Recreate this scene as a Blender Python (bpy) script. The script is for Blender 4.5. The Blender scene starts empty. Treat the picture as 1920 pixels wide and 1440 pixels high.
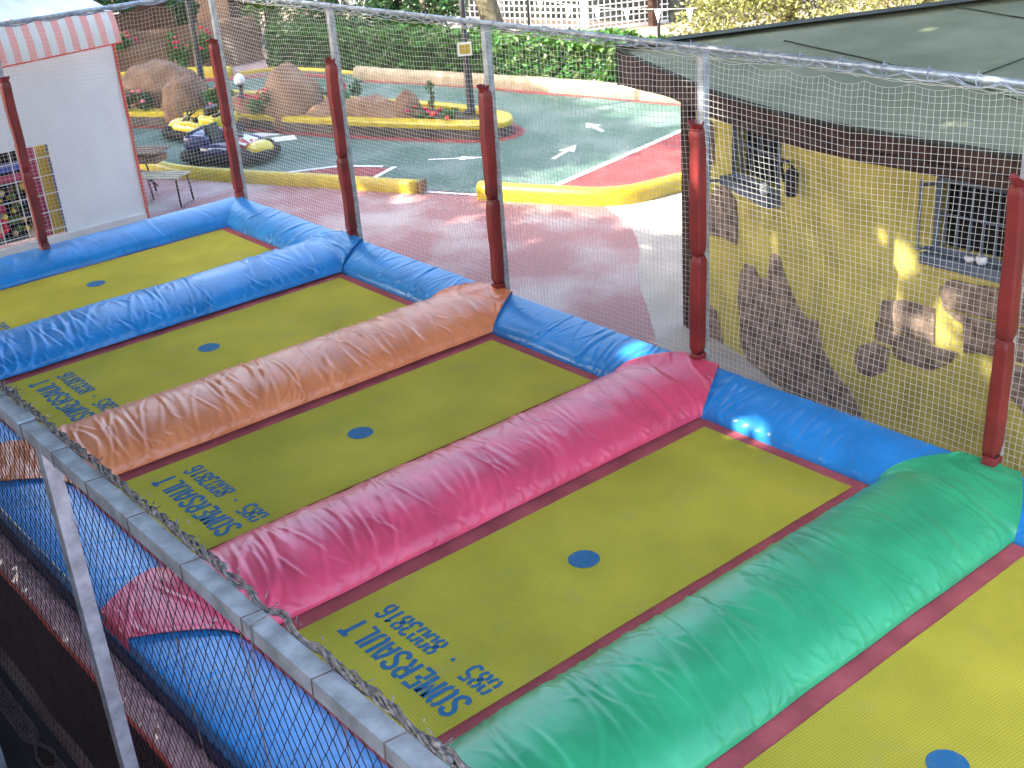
import bpy, bmesh, math, random
import numpy as np
from mathutils import Vector, Matrix
R = math.radians
scene = bpy.context.scene
C = scene.collection

# ------------------------------------------------------------------ camera
cam_d = bpy.data.cameras.new('camera'); cam = bpy.data.objects.new('camera', cam_d); C.objects.link(cam)
cy, sy, cp, sp, cr, sr = math.cos(.90700098), math.sin(.90700098), math.cos(1.13646341), math.sin(1.13646341), math.cos(-.07836696), math.sin(-.07836696)
M3 = Matrix(((cy, -sy, 0), (sy, cy, 0), (0, 0, 1))) @ Matrix(((1, 0, 0), (0, cp, -sp), (0, sp, cp))) @ Matrix(((cr, -sr, 0), (sr, cr, 0), (0, 0, 1)))
cam.matrix_world = Matrix.Translation((12.75843, -4.35102, 5.32843)) @ M3.to_4x4()
cam_d.sensor_width = 36; cam_d.lens = 36 * 2281.118 / 1920
cam_d.clip_start = .05; cam_d.clip_end = 500
scene.camera = cam
# ------------------------------------------------------------------ world, sun, exposure
SUN_EL, SUN_AZ = 40.0, (0.35, 0.94)      # elevation; horizontal direction the light travels in
h = math.hypot(*SUN_AZ); tx, ty = SUN_AZ[0]/h, SUN_AZ[1]/h
world = bpy.data.worlds.new('World'); scene.world = world; world.use_nodes = True
wn = world.node_tree; bg = wn.nodes['Background']
sky = wn.nodes.new('ShaderNodeTexSky'); sky.sky_type = 'NISHITA'; sky.sun_disc = False
sky.sun_elevation = R(SUN_EL); sky.sun_rotation = math.atan2(-tx, -ty)
sky.air_density = 1.0; sky.dust_density = 5; sky.ozone_density = .4
wn.links.new(sky.outputs[0], bg.inputs[0]); bg.inputs[1].default_value = .15
sd = bpy.data.lights.new('sun', 'SUN'); sd.energy = 2.0; sd.angle = R(.5); sd.color = (1, .93, .80)
sun = bpy.data.objects.new('sun', sd); C.objects.link(sun)
ce = math.cos(R(SUN_EL)); L = Vector((tx*ce, ty*ce, -math.sin(R(SUN_EL))))
sun.rotation_euler = L.to_track_quat('-Z', 'Y').to_euler(); sun.location = (-5, -20, 20)
vs = scene.view_settings; vs.view_transform = 'Standard'; vs.look = 'None'; vs.gamma = 1; vs.use_curve_mapping = False
vs.exposure = 3.0

# ------------------------------------------------------------------ helpers
def tag(o, label=None, cat=None, group=None, kind=None):
    if label: o['label'] = label
    if cat: o['category'] = cat
    if group: o['group'] = group
    if kind: o['kind'] = kind
    return o
def empty(name, loc=(0, 0, 0), rz=0):
    o = bpy.data.objects.new(name, None); C.objects.link(o); o.location = loc; o.rotation_euler = (0, 0, rz)
    o.empty_display_size = .1
    return o
def mobj(name, verts, faces, mat, parent=None, smooth=False):
    me = bpy.data.meshes.new(name); me.from_pydata([tuple(map(float, v)) for v in verts], [], [tuple(map(int, f)) for f in faces]); me.update()
    if smooth:
        me.polygons.foreach_set('use_smooth', [True]*len(me.polygons))
    if mat: me.materials.append(mat)
    o = bpy.data.objects.new(name, me); C.objects.link(o)
    if parent: o.parent = parent
    return o
def copy_tree(o, parent=None):
    c = o.copy(); C.objects.link(c)
    if parent: c.parent = parent
    for ch in list(o.children): copy_tree(ch, c)
    return c
class MB:
    def __init__(s): s.v = []; s.f = []
    def add(s, v, f):
        n = len(s.v); s.v += [tuple(p) for p in v]; s.f += [tuple(i+n for i in q) for q in f]; return s
    def box(s, c, d, rz=0, rx=0, ry=0):
        m = Matrix.Rotation(rz, 3, 'Z') @ Matrix.Rotation(ry, 3, 'Y') @ Matrix.Rotation(rx, 3, 'X')
        x, y, z = d[0]/2, d[1]/2, d[2]/2; c = Vector(c)
        vs_ = [c + m @ Vector(p) for p in ((-x,-y,-z),(x,-y,-z),(x,y,-z),(-x,y,-z),(-x,-y,z),(x,-y,z),(x,y,z),(-x,y,z))]
        return s.add(vs_, [(0,3,2,1),(4,5,6,7),(0,1,5,4),(1,2,6,5),(2,3,7,6),(3,0,4,7)])
    def tube(s, pts, r, n=8, cap=True):
        pts = [Vector(p) for p in pts]; rs = r if isinstance(r, (list, tuple)) else [r]*len(pts)
        vs_ = []; fs = []; up = None
        for i, p in enumerate(pts):
            t = (pts[min(i+1, len(pts)-1)] - pts[max(i-1, 0)]).normalized()
            if up is None:
                up = Vector((0, 0, 1)) if abs(t.z) < .9 else Vector((0, 1, 0))
            a = t.cross(up).normalized(); b = a.cross(t).normalized(); up = b
            for k in range(n):
                g = 2*math.pi*k/n
                vs_.append(p + (a*math.cos(g) + b*math.sin(g))*rs[i])
        for i in range(len(pts)-1):
            for k in range(n):
                fs.append((i*n+k, i*n+(k+1) % n, (i+1)*n+(k+1) % n, (i+1)*n+k))
        if cap:
            fs.append(tuple(reversed(range(n)))); fs.append(tuple((len(pts)-1)*n+k for k in range(n)))
        return s.add(vs_, fs)
    def lathe(s, c, prof, n=16):
        c = Vector(c); vs_ = []; fs = []
        for r, z in prof:
            for k in range(n):
                g = 2*math.pi*k/n; vs_.append(c + Vector((r*math.cos(g), r*math.sin(g), z)))
        for i in range(len(prof)-1):
            for k in range(n): fs.append((i*n+k, i*n+(k+1) % n, (i+1)*n+(k+1) % n, (i+1)*n+k))
        fs.append(tuple(reversed(range(n)))); fs.append(tuple((len(prof)-1)*n+k for k in range(n)))
        return s.add(vs_, fs)
    def ell(s, c, r, n=14, m=10, f=None):
        c = Vector(c); vs_ = []; fs = []
        for i in range(m+1):
            th = math.pi*i/m
            for k in range(n):
                g = 2*math.pi*k/n
                d = Vector((math.sin(th)*math.cos(g), math.sin(th)*math.sin(g), math.cos(th)))
                q = f(d) if f else 1
                vs_.append(c + Vector((d.x*r[0]*q, d.y*r[1]*q, d.z*r[2]*q)))
        for i in range(m):
            for k in range(n): fs.append((i*n+k, (i+1)*n+k, (i+1)*n+(k+1) % n, i*n+(k+1) % n))
        return s.add(vs_, fs)
    def prism(s, poly, z0, z1):
        n = len(poly)
        return s.add([(x, y, z0) for x, y in poly]+[(x, y, z1) for x, y in poly],
                     [tuple(reversed(range(n))), tuple(range(n, 2*n))]+[(i, (i+1) % n, n+(i+1) % n, n+i) for i in range(n)])
    def build(s, name, mat, parent=None, smooth=False): return mobj(name, s.v, s.f, mat, parent, smooth)

# smooth value noise in numpy
_rg = np.random.default_rng(3); _T = _rg.random((64, 64))
def vnoise(x, y):
    x = np.asarray(x, float); y = np.asarray(y, float)
    xi = np.floor(x).astype(int); yi = np.floor(y).astype(int); fx = x-xi; fy = y-yi
    fx = fx*fx*(3-2*fx); fy = fy*fy*(3-2*fy)
    g = lambda a, b: _T[a % 64, b % 64]
    return (g(xi, yi)*(1-fx)+g(xi+1, yi)*fx)*(1-fy)+(g(xi, yi+1)*(1-fx)+g(xi+1, yi+1)*fx)*fy - .5
def grid_obj(name, P, mat, parent=None, smooth=True):
    nu, nv = P.shape[:2]; idx = np.arange(nu*nv).reshape(nu, nv)
    f = np.stack([idx[:-1, :-1], idx[1:, :-1], idx[1:, 1:], idx[:-1, 1:]], -1).reshape(-1, 4)
    me = bpy.data.meshes.new(name); me.vertices.add(nu*nv); me.vertices.foreach_set('co', P.reshape(-1))
    me.loops.add(f.size); me.loops.foreach_set('vertex_index', f.reshape(-1))
    me.polygons.add(len(f)); me.polygons.foreach_set('loop_start', np.arange(0, f.size, 4)); me.polygons.foreach_set('loop_total', np.full(len(f), 4))
    me.update(calc_edges=True); me.validate()
    if smooth: me.polygons.foreach_set('use_smooth', [True]*len(me.polygons))
    me.materials.append(mat)
    o = bpy.data.objects.new(name, me); C.objects.link(o)
    if parent: o.parent = parent
    return o
def displaced(P, H):
    du = np.gradient(P, axis=0); dv = np.gradient(P, axis=1); N = np.cross(du, dv)
    N /= np.linalg.norm(N, axis=2, keepdims=True)+1e-9
    N *= np.where((N[..., 2].mean() < 0), -1, 1)
    return P + N*H[..., None]
def creases(A, B, spec, seed):
    """A, B arrays of surface metres (across, along); spec: list of (n, a-range, ang-range deg, length-range, amp-range, width-range)"""
    rng = np.random.default_rng(seed); H = np.zeros_like(A)
    b0, b1 = B.min(), B.max()
    for n, ar, gr, lr, mr, wr in spec:
        for _ in range(n):
            a = rng.uniform(*ar); b = rng.uniform(b0, b1); g = math.radians(rng.uniform(*gr)); l = rng.uniform(*lr); m = rng.uniform(*mr); w = rng.uniform(*wr); k = rng.normal()*.35/l
            d = (A-a)*math.cos(g)+(B-b)*math.sin(g); e = -(A-a)*math.sin(g)+(B-b)*math.cos(g)+k*d*d
            s = np.exp(-(d/(l/2))**4)
            w2 = w*(1+1.2*np.clip(d/l+.5, 0, 1))
            H += m*s*(np.exp(-(e/w2)**2)-.55*np.exp(-((e-1.8*w2)/(1.3*w2))**2))
    return H

# ------------------------------------------------------------------ materials
def mat(name, col, rough=.6, metal=0, var=0, vscale=3, bump=0, bscale=40, coat=0, col2=None, spec=None, detail=4, coord='Object', ramp=(.35, .65), island=0, trans=0):
    m = bpy.data.materials.new(name); m.use_nodes = True; nt = m.node_tree; b = nt.nodes['Principled BSDF']
    b.inputs['Roughness'].default_value = rough; b.inputs['Metallic'].default_value = metal
    b.inputs['Specular IOR Level'].default_value = spec if spec is not None else (.5 if (rough < .58 or metal) else .2)
    if coat: b.inputs['Coat Weight'].default_value = coat; b.inputs['Coat Roughness'].default_value = .22
    tc = nt.nodes.new('ShaderNodeTexCoord'); c = (*col, 1)
    if coord == 'World':
        tc = nt.nodes.new('ShaderNodeNewGeometry'); coord = 'Position'
    out = None
    if var or col2:
        n = nt.nodes.new('ShaderNodeTexNoise'); n.inputs['Scale'].default_value = vscale; n.inputs['Detail'].default_value = detail
        nt.links.new(tc.outputs[coord], n.inputs['Vector'])
        r = nt.nodes.new('ShaderNodeValToRGB'); nt.links.new(n.outputs['Fac'], r.inputs[0])
        r.color_ramp.elements[0].position = ramp[0]; r.color_ramp.elements[1].position = ramp[1]
        if col2: a, d = c, (*col2, 1)
        else: a = tuple(x*(1-var) for x in col)+(1,); d = tuple(min(1, x*(1+var)) for x in col)+(1,)
        r.color_ramp.elements[0].color = a; r.color_ramp.elements[1].color = d
        out = r.outputs[0]
    else:
        b.inputs['Base Color'].default_value = c
    if island:
        g = nt.nodes.new('ShaderNodeNewGeometry'); hs = nt.nodes.new('ShaderNodeHueSaturation')
        mr = nt.nodes.new('ShaderNodeMapRange'); mr.inputs['To Min'].default_value = 1-island; mr.inputs['To Max'].default_value = 1+island
        nt.links.new(g.outputs['Random Per Island'], mr.inputs['Value']); nt.links.new(mr.outputs[0], hs.inputs['Value'])
        mr2 = nt.nodes.new('ShaderNodeMapRange'); mr2.inputs['To Min'].default_value = .5-island*.09; mr2.inputs['To Max'].default_value = .5+island*.06
        nt.links.new(g.outputs['Random Per Island'], mr2.inputs['Value']); nt.links.new(mr2.outputs[0], hs.inputs['Hue'])
        if out: nt.links.new(out, hs.inputs['Color'])
        else: hs.inputs['Color'].default_value = c
        out = hs.outputs[0]
    if out: nt.links.new(out, b.inputs['Base Color'])
    if bump:
        n = nt.nodes.new('ShaderNodeTexNoise'); n.inputs['Scale'].default_value = bscale; n.inputs['Detail'].default_value = 5
        nt.links.new(tc.outputs[coord], n.inputs['Vector'])
        bp = nt.nodes.new('ShaderNodeBump'); bp.inputs['Strength'].default_value = bump; bp.inputs['Distance'].default_value = .02
        nt.links.new(n.outputs['Fac'], bp.inputs['Height']); nt.links.new(bp.outputs[0], b.inputs['Normal'])
    if trans:
        tr = nt.nodes.new('ShaderNodeBsdfTranslucent'); mx = nt.nodes.new('ShaderNodeMixShader'); mx.inputs[0].default_value = trans
        if out: nt.links.new(out, tr.inputs[0])
        else: tr.inputs[0].default_value = c
        nt.links.new(b.outputs[0], mx.inputs[1]); nt.links.new(tr.outputs[0], mx.inputs[2]); nt.links.new(mx.outputs[0], nt.nodes['Material Output'].inputs[0])
    return m
def vinyl(name, col):
    return mat(name, col, rough=.31, var=.13, vscale=3.2, detail=9, bump=.16, bscale=10, coat=.15, coord='World', spec=.42)
M = {}
M['vinyl_blue'] = vinyl('vinyl_blue', (.03, .28, .70))
M['vinyl_orange'] = vinyl('vinyl_orange', (.94, .29, .12))
M['vinyl_pink'] = vinyl('vinyl_pink', (.88, .095, .18))
M['vinyl_green'] = vinyl('vinyl_green', (.05, .45, .20))
M['vinyl_red'] = mat('vinyl_red', (.21, .022, .022), rough=.45, var=.28, vscale=3, bump=.25, bscale=14, coord='World')
M['skirt'] = mat('skirt', (.78, .42, .44), rough=.2, var=.2, vscale=5, bump=.4, bscale=9, coat=.6)  # red vinyl, lightened so the base colour carries the sky sheen
M['tarp_dark'] = mat('tarp_dark', (.07, .018, .016), rough=.7, var=.3, vscale=3)  # red tarp colour with the low light under the edge mixed in
M['red_fabric'] = mat('red_fabric', (.50, .11, .12), rough=.8, var=.18, vscale=4, bump=.3, bscale=120)
M['navy'] = mat('navy', (.01, .018, .10), rough=.5)
M['ink'] = mat('ink', (.03, .16, .33), rough=.7, col2=(.14, .22, .18), vscale=26, ramp=(.52, .85), detail=7, coord='World')
M['galv'] = mat('galv', (.38, .43, .48), rough=.45, metal=.5, var=.25, vscale=16, bump=.1, bscale=60)
M['cord_white'] = mat('cord_white', (.68, .67, .62), rough=.7)
M['cord_black'] = mat('cord_black', (.02, .018, .022), rough=.7)
M['cord_brown'] = mat('cord_brown', (.14, .10, .09), rough=.8, var=.4, vscale=40)
M['rope_grey'] = mat('rope_grey', (.15, .14, .14), rough=.9, var=.5, vscale=60)
M['rope_blue'] = mat('rope_blue', (.30, .35, .42), rough=.6, var=.3, vscale=20)
M['yellow_paint'] = mat('yellow_paint', (.50, .38, .015), rough=.38, var=.16, vscale=5, bump=.08, bscale=12)
M['tan_paint'] = mat('tan_paint', (.33, .27, .18), rough=.6, var=.2, vscale=3)
M['white_paint'] = mat('white_paint', (.72, .72, .70), rough=.6, var=.08)
M['red_paint'] = mat('red_paint', (.24, .05, .05), rough=.7, var=.25, vscale=2.5)
M['teal'] = mat('teal', (.065, .125, .10), rough=.7, col2=(.13, .185, .165), vscale=1.1, ramp=(.42, .62), detail=8, bump=.1, bscale=50)
M['pink_ground'] = mat('pink_ground', (.33, .15, .15), rough=.62, col2=(.46, .37, .36), vscale=.7, detail=12, bump=.12, bscale=30, ramp=(.46, .62))
M['pale_ground'] = mat('pale_ground', (.42, .37, .33), rough=.8, var=.15, vscale=2)
M['gravel'] = mat('gravel', (.24, .19, .15), rough=.9, var=.25, vscale=2, bump=.5, bscale=20)
M['kerb'] = mat('kerb', (.10, .085, .08), rough=.8, var=.4, vscale=3)  # darkened: the shade under the yellow rim is put into this colour
M['soil'] = mat('soil', (.05, .045, .03), rough=.95, var=.4, vscale=8)
M['rock'] = mat('rock', (.17, .095, .06), rough=.85, col2=(.27, .17, .11), vscale=3, detail=9, bump=1, bscale=11)
M['stone'] = mat('stone', (.15, .105, .075), rough=.9, col2=(.40, .29, .215), vscale=9, bump=1, bscale=22, detail=8)
M['plaster'] = mat('plaster', (.56, .475, .115), rough=.8, var=.2, vscale=2.6, detail=9, bump=.5, bscale=18)
M['roof'] = mat('roof', (.19, .215, .13), rough=.8, col2=(.27, .29, .19), vscale=1.4, bump=.7, bscale=18, detail=8)
M['roof_dark'] = mat('roof_dark', (.045, .055, .045), rough=.85, var=.3)
M['wood_dark'] = mat('wood_dark', (.055, .03, .022), rough=.7, var=.4, vscale=6, bump=.3, bscale=20)
M['wood'] = mat('wood', (.22, .12, .07), rough=.65, var=.3, vscale=8)
M['wood_pale'] = mat('wood_pale', (.50, .42, .30), rough=.65, var=.2, vscale=10)
M['dark'] = mat('dark', (.012, .012, .014), rough=.8)
M['black_metal'] = mat('black_metal', (.015, .015, .017), rough=.4)
M['iron_blue'] = mat('iron_blue', (.10, .13, .18), rough=.55, var=.2)
M['tent'] = mat('tent', (.76, .80, .82), rough=.55, var=.05, vscale=1.2, bump=.1, bscale=5)
M['red_trim'] = mat('red_trim', (.62, .09, .06), rough=.6)
M['leaf_dark'] = mat('leaf_dark', (.032, .085, .022), rough=.5, island=.55, trans=.25)
M['leaf_ivy'] = mat('leaf_ivy', (.045, .12, .03), rough=.5, island=.55, trans=.3)
M['leaf_hedge'] = mat('leaf_hedge', (.055, .15, .02), rough=.45, island=.5, trans=.3)
M['leaf_olive'] = mat('leaf_olive', (.22, .23, .07), rough=.5, island=.4, trans=.3)
M['leaf_bright'] = mat('leaf_bright', (.10, .22, .035), rough=.45, island=.45, trans=.35)
M['bark'] = mat('bark', (.12, .11, .07), rough=.9, var=.4, vscale=9, bump=.8, bscale=20)
M['flower_red'] = mat('flower_red', (.60, .03, .06), rough=.6, island=.3)
M['flower_pink'] = mat('flower_pink', (.70, .16, .22), rough=.6, island=.3)
M['plastic_yellow'] = mat('plastic_yellow', (.66, .52, .02), rough=.22, coat=.5)
M['plastic_navy'] = mat('plastic_navy', (.018, .025, .11), rough=.25, coat=.5)
M['plastic_red'] = mat('plastic_red', (.45, .04, .04), rough=.3)
M['rubber'] = mat('rubber', (.015, .015, .015), rough=.7)
M['white_gloss'] = mat('white_gloss', (.78, .80, .80), rough=.25)
M['cream'] = mat('cream', (.62, .52, .32), rough=.6)
M['blueglass'] = mat('blueglass', (.02, .03, .07), rough=.12)

# woven mat material: yellow-green mesh fabric with fine weave and soft mottling
def woven():
    m = bpy.data.materials.new('woven_mat'); m.use_nodes = True; nt = m.node_tree; b = nt.nodes['Principled BSDF']
    tc = nt.nodes.new('ShaderNodeTexCoord')
    n = nt.nodes.new('ShaderNodeTexNoise'); n.inputs['Scale'].default_value = 1.5; n.inputs['Detail'].default_value = 6
    nt.links.new(tc.outputs['Object'], n.inputs['Vector'])
    r = nt.nodes.new('ShaderNodeValToRGB'); r.color_ramp.elements[0].position = .3; r.color_ramp.elements[1].position = .7
    r.color_ramp.elements[0].color = (.50, .435, .050, 1); r.color_ramp.elements[1].color = (.70, .585, .066, 1)
    nt.links.new(n.outputs['Fac'], r.inputs[0])
    bl = nt.nodes.new('ShaderNodeMix'); bl.data_type = 'RGBA'; bl.blend_type = 'MULTIPLY'; bl.inputs[0].default_value = .62
    nt.links.new(r.outputs[0], bl.inputs[6])
    hs = []
    for rot, sc in ((0, 150.0), (math.pi/2, 150.0)):
        mp = nt.nodes.new('ShaderNodeMapping'); mp.inputs['Rotation'].default_value = (0, 0, rot+.1)
        w = nt.nodes.new('ShaderNodeTexWave'); w.inputs['Scale'].default_value = 17; w.inputs['Distortion'].default_value = .6; w.inputs['Detail'].default_value = 1
        w.inputs['Detail Scale'].default_value = 1.2
        nt.links.new(tc.outputs['Object'], mp.inputs[0]); nt.links.new(mp.outputs[0], w.inputs['Vector']); hs.append(w)
    mu = nt.nodes.new('ShaderNodeMath'); mu.operation = 'MULTIPLY'; nt.links.new(hs[0].outputs['Fac'], mu.inputs[0]); nt.links.new(hs[1].outputs['Fac'], mu.inputs[1])
    cr_ = nt.nodes.new('ShaderNodeValToRGB'); cr_.color_ramp.elements[0].position = 0; cr_.color_ramp.elements[0].color = (1.0, 1.0, 1.0, 1)
    cr_.color_ramp.elements[1].position = .5; cr_.color_ramp.elements[1].color = (.62, .66, .6, 1)
    nt.links.new(mu.outputs[0], cr_.inputs[0]); nt.links.new(cr_.outputs[0], bl.inputs[7])
    oi = nt.nodes.new('ShaderNodeObjectInfo'); ad = nt.nodes.new('ShaderNodeVectorMath'); ad.operation = 'ADD'; nt.links.new(oi.outputs['Location'], ad.inputs[1])
    gp = nt.nodes.new('ShaderNodeNewGeometry'); wv = nt.nodes.new('ShaderNodeTexNoise'); wv.inputs['Scale'].default_value = 3.3; wv.inputs['Detail'].default_value = 9; wv.inputs['Distortion'].default_value = .8
    nt.links.new(gp.outputs['Position'], wv.inputs['Vector']); nt.links.new(gp.outputs['Position'], n.inputs['Vector'])
    wr = nt.nodes.new('ShaderNodeValToRGB'); wr.color_ramp.elements[0].position = .56; wr.color_ramp.elements[1].position = .78; wr.color_ramp.elements[0].color = (0, 0, 0, 1); wr.color_ramp.elements[1].color = (.2, .2, .2, 1)
    nt.links.new(wv.outputs['Fac'], wr.inputs[0])
    dm = nt.nodes.new('ShaderNodeMix'); dm.data_type = 'RGBA'; dm.inputs[7].default_value = (.36, .34, .20, 1); nt.links.new(wr.outputs[0], dm.inputs[0]); nt.links.new(bl.outputs[2], dm.inputs[6])
    nt.links.new(dm.outputs[2], b.inputs['Base Color'])
    bp = nt.nodes.new('ShaderNodeBump'); bp.inputs['Strength'].default_value = .3; bp.inputs['Distance'].default_value = .004
    nt.links.new(mu.outputs[0], bp.inputs['Height']); nt.links.new(bp.outputs[0], b.inputs['Normal'])
    b.inputs['Roughness'].default_value = .85; b.inputs['Specular IOR Level'].default_value = .12
    return m
M['woven'] = woven()
# striped valance
def striped():
    m = bpy.data.materials.new('striped'); m.use_nodes = True; nt = m.node_tree; b = nt.nodes['Principled BSDF']
    tc = nt.nodes.new('ShaderNodeTexCoord'); sx = nt.nodes.new('ShaderNodeSeparateXYZ'); nt.links.new(tc.outputs['Object'], sx.inputs[0])
    a = nt.nodes.new('ShaderNodeMath'); a.operation = 'MULTIPLY'; a.inputs[1].default_value = 1/.215; nt.links.new(sx.outputs['Y'], a.inputs[0])
    f = nt.nodes.new('ShaderNodeMath'); f.operation = 'FRACT'; nt.links.new(a.outputs[0], f.inputs[0])
    g = nt.nodes.new('ShaderNodeMath'); g.operation = 'GREATER_THAN'; g.inputs[1].default_value = .52; nt.links.new(f.outputs[0], g.inputs[0])
    mx = nt.nodes.new('ShaderNodeMix'); mx.data_type = 'RGBA'; mx.inputs[6].default_value = (.70, .74, .74, 1); mx.inputs[7].default_value = (.78, .38, .36, 1)
    nt.links.new(g.outputs[0], mx.inputs[0]); nt.links.new(mx.outputs[2], b.inputs['Base Color']); b.inputs['Roughness'].default_value = .6
    return m
M['striped'] = striped()

# ------------------------------------------------------------------ ground, track, painted markings
def sheet(name, poly, z, m, kind='structure'):
    o = mobj(name, [(x, y, z) for x, y in poly], [tuple(range(len(poly)))], m)
    if o.data.polygons[0].normal.z < 0: o.data.flip_normals()
    return tag(o, kind=kind)
sheet('ground', [(-90, -60), (60, -60), (60, 100), (-90, 100)], 0, M['pink_ground'])
track_edge = [(-30, -4), (-14, 1.6), (-10.6, 3.75), (-8.77, 4.35), (-7.65, 4.5), (-6.3, 5.05), (-4.84, 5.75), (-3.05, 6.55), (-1.30, 7.32), (-1.46, 7.93), (-2.30, 11.9), (-2.5, 13.75),
              (-5.48, 13.3), (-7.39, 12.8), (-10.28, 12.05), (-13.05, 11.5), (-15.0, 11.1), (-15.3, 9.6), (-17.3, 7.8), (-30, 0)]
sheet('kart_track', track_edge, .006, M['teal'])
sheet('red_run_off', [(-1.30, 7.34), (0.04, 7.98), (.30, 9.4), (2.6, 12), (1.5, 15), (-2.4, 14), (-2.24, 11.9), (-1.40, 7.93)], .005, M['red_paint'])
sheet('pale_paving', [(-.1, 7.7), (1.0, 7.2), (1.75, 6.6), (2.6, 5.7), (3.3, 5.15), (4.2, 4.4), (6, 3.2), (9, 4.4), (5, 12), (1, 12), (.15, 9.3)], .0045, M['pale_ground'])
sheet('gravel_path', [(-30, 14), (-16.5, 14.6), (-10.8, 15.5), (-7, 15.7), (-2, 16.5), (4, 19), (-4, 40), (-60, 40)], .006, M['gravel'])
def strip(pts, w, z, n=None):
    P = [Vector(p) for p in pts]; out = MB(); l = []; r = []
    for i, p in enumerate(P):
        t = (P[min(i+1, len(P)-1)]-P[max(i-1, 0)]).normalized(); nn = Vector((-t.y, t.x))
        l.append((p.x+nn.x*w/2, p.y+nn.y*w/2, z)); r.append((p.x-nn.x*w/2, p.y-nn.y*w/2, z))
    k = len(P)
    return out.add(r+l, [(i, i+1, k+i+1, k+i) for i in range(k-1)])
def mark(name, mb, m): return tag(mb.build(name, m), kind='structure')
mark('white_line', strip([(-1.38, 7.75), (-1.46, 7.93), (-2.30, 11.9)], .11, .011), M['white_paint'])
mark('white_line', strip([(-3.05, 6.42), (-1.95, 6.93)], .08, .011), M['white_paint'])
mark('painted_band', strip([(-11.85, 11.22), (-10.28, 11.79), (-8.91, 12.2), (-7.39, 12.48), (-5.48, 13.0), (-3.85, 13.3), (-2.4, 13.6)], .35, .010), M['red_paint'])
mark('painted_band', strip([(-17.0, 7.5), (-16.3, 8.6), (-15.2, 9.4), (-14.5, 10.7), (-12.8, 11.1)], .35, .010), M['red_paint'])
def arrow(name, a, b, w):
    a = Vector(a); b = Vector(b); d = (b-a); L_ = d.length; d.normalize(); n = Vector((-d.y, d.x))
    q = lambda t, s: tuple(a + d*L_*t + n*s)
    P = [q(0, -w*.28), q(.55, -w*.28), q(.55, -w), q(1, 0), q(.55, w), q(.55, w*.28), q(0, w*.28)]
    return mark(name, MB().add([(x, y, .012) for x, y in P], [(0, 1, 5, 6), (2, 3, 4), ]), M['white_paint'])
arrow('arrow_marking', (-4.55, 7.72), (-3.80, 8.42), .13)
arrow('arrow_marking', (-2.72, 9.02), (-3.10, 9.92), .16)
arrow('arrow_marking', (-3.42, 10.88), (-4.18, 11.16), .16)
def quadm(p, m=M['white_paint'], z=.012): mark('check_marking', MB().add([(x, y, z) for x, y in p], [tuple(range(len(p)))]), m)
quadm([(-9.35, 6.72), (-9.02, 7.28), (-8.67, 7.10), (-8.98, 6.60)])
quadm([(-8.67, 6.70), (-8.40, 7.28), (-8.02, 7.12), (-8.30, 6.55)])
quadm([(-7.75, 4.52), (-7.52, 5.08), (-7.15, 4.95), (-7.35, 4.45)])
quadm([(-5.9, 5.62), (-5.5, 6.5), (-4.62, 7.02), (-4.25, 6.18)], M['red_paint'], .009)
mark('box_marking', strip([(-6.1, 5.45), (-5.55, 6.5)], .10, .013), M['white_paint'])
mark('box_marking', strip([(-5.4, 6.62), (-4.85, 6.96)], .10, .013), M['white_paint'])
mark('box_marking', strip([(-4.66, 7.08), (-4.2, 6.12)], .10, .013), M['white_paint'])

# ------------------------------------------------------------------ padded barriers round the track
def barrier(name, pts, w, h_, m, z0=0, endm=None):
    """rounded pad lofted along a line on the ground"""
    P = [Vector(p) for p in pts]
    # resample
    Q = []
    for a, b in zip(P[:-1], P[1:]):
        n = max(1, int((b-a).length/.15))
        for i in range(n): Q.append(a.lerp(b, i/n))
    Q.append(P[-1])
    for _ in range(6):
        Q = [Q[0]]+[(Q[i-1]+Q[i]*2+Q[i+1])/4 for i in range(1, len(Q)-1)]+[Q[-1]]
    prof = [(-.5, 0), (-.5, .55), (-.42, .82), (-.22, .97), (0, 1), (.22, .97), (.42, .82), (.5, .55), (.5, 0)]
    vs_ = []; fs = []; k = len(prof)
    for i, p in enumerate(Q):
        t = (Q[min(i+1, len(Q)-1)]-Q[max(i-1, 0)]).normalized(); nn = Vector((-t.y, t.x)); q = 1+.05*float(vnoise(i*.35, 2))
        for a, b in prof: vs_.append((p.x+nn.x*a*w*q, p.y+nn.y*a*w*q, z0+b*h_*q))
    for i in range(len(Q)-1):
        for j in range(k-1): fs.append((i*k+j, (i+1)*k+j, (i+1)*k+j+1, i*k+j+1))
    fs.append(tuple(range(k))); fs.append(tuple(reversed(range((len(Q)-1)*k, len(Q)*k))))
    return mobj(name, vs_, fs, m, smooth=True)
bA = barrier('track_barrier', [(-14, 1.45), (-10.6, 3.55), (-8.77, 4.25), (-7.45, 4.35), (-6.2, 4.88), (-4.75, 5.6), (-3.0, 6.4)], .19, .21, M['yellow_paint'])
tag(bA, 'long yellow padded barrier on the near edge of the track, ending left of the gap', 'barrier', 'yellow padded track barriers')
en = MB().box((-2.93, 6.43, .11), (.04, .20, .20), rz=.42).build('end_cap', M['wood'], bA)
bB = barrier('track_barrier', [(-1.95, 6.82), (-1.0, 7.28), (-.2, 7.68), (.08, 7.86), (.2, 8.2), (.22, 9.0), (.6, 9.9)], .24, .26, M['yellow_paint'])
tag(bB, 'short sunlit yellow padded barrier curving round towards the yellow house', 'barrier', 'yellow padded track barriers')
bC = barrier('kerb_barrier', [(-12.3, 11.35), (-11.56, 11.5), (-9.83, 12.0), (-8.5, 12.4), (-7.09, 12.75), (-5.0, 13.2), (-3.23, 13.6), (-1, 14.2)], .30, .28, M['tan_paint'])
tag(bC, 'tan kerb barrier along the foot of the hedge', 'barrier')
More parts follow.
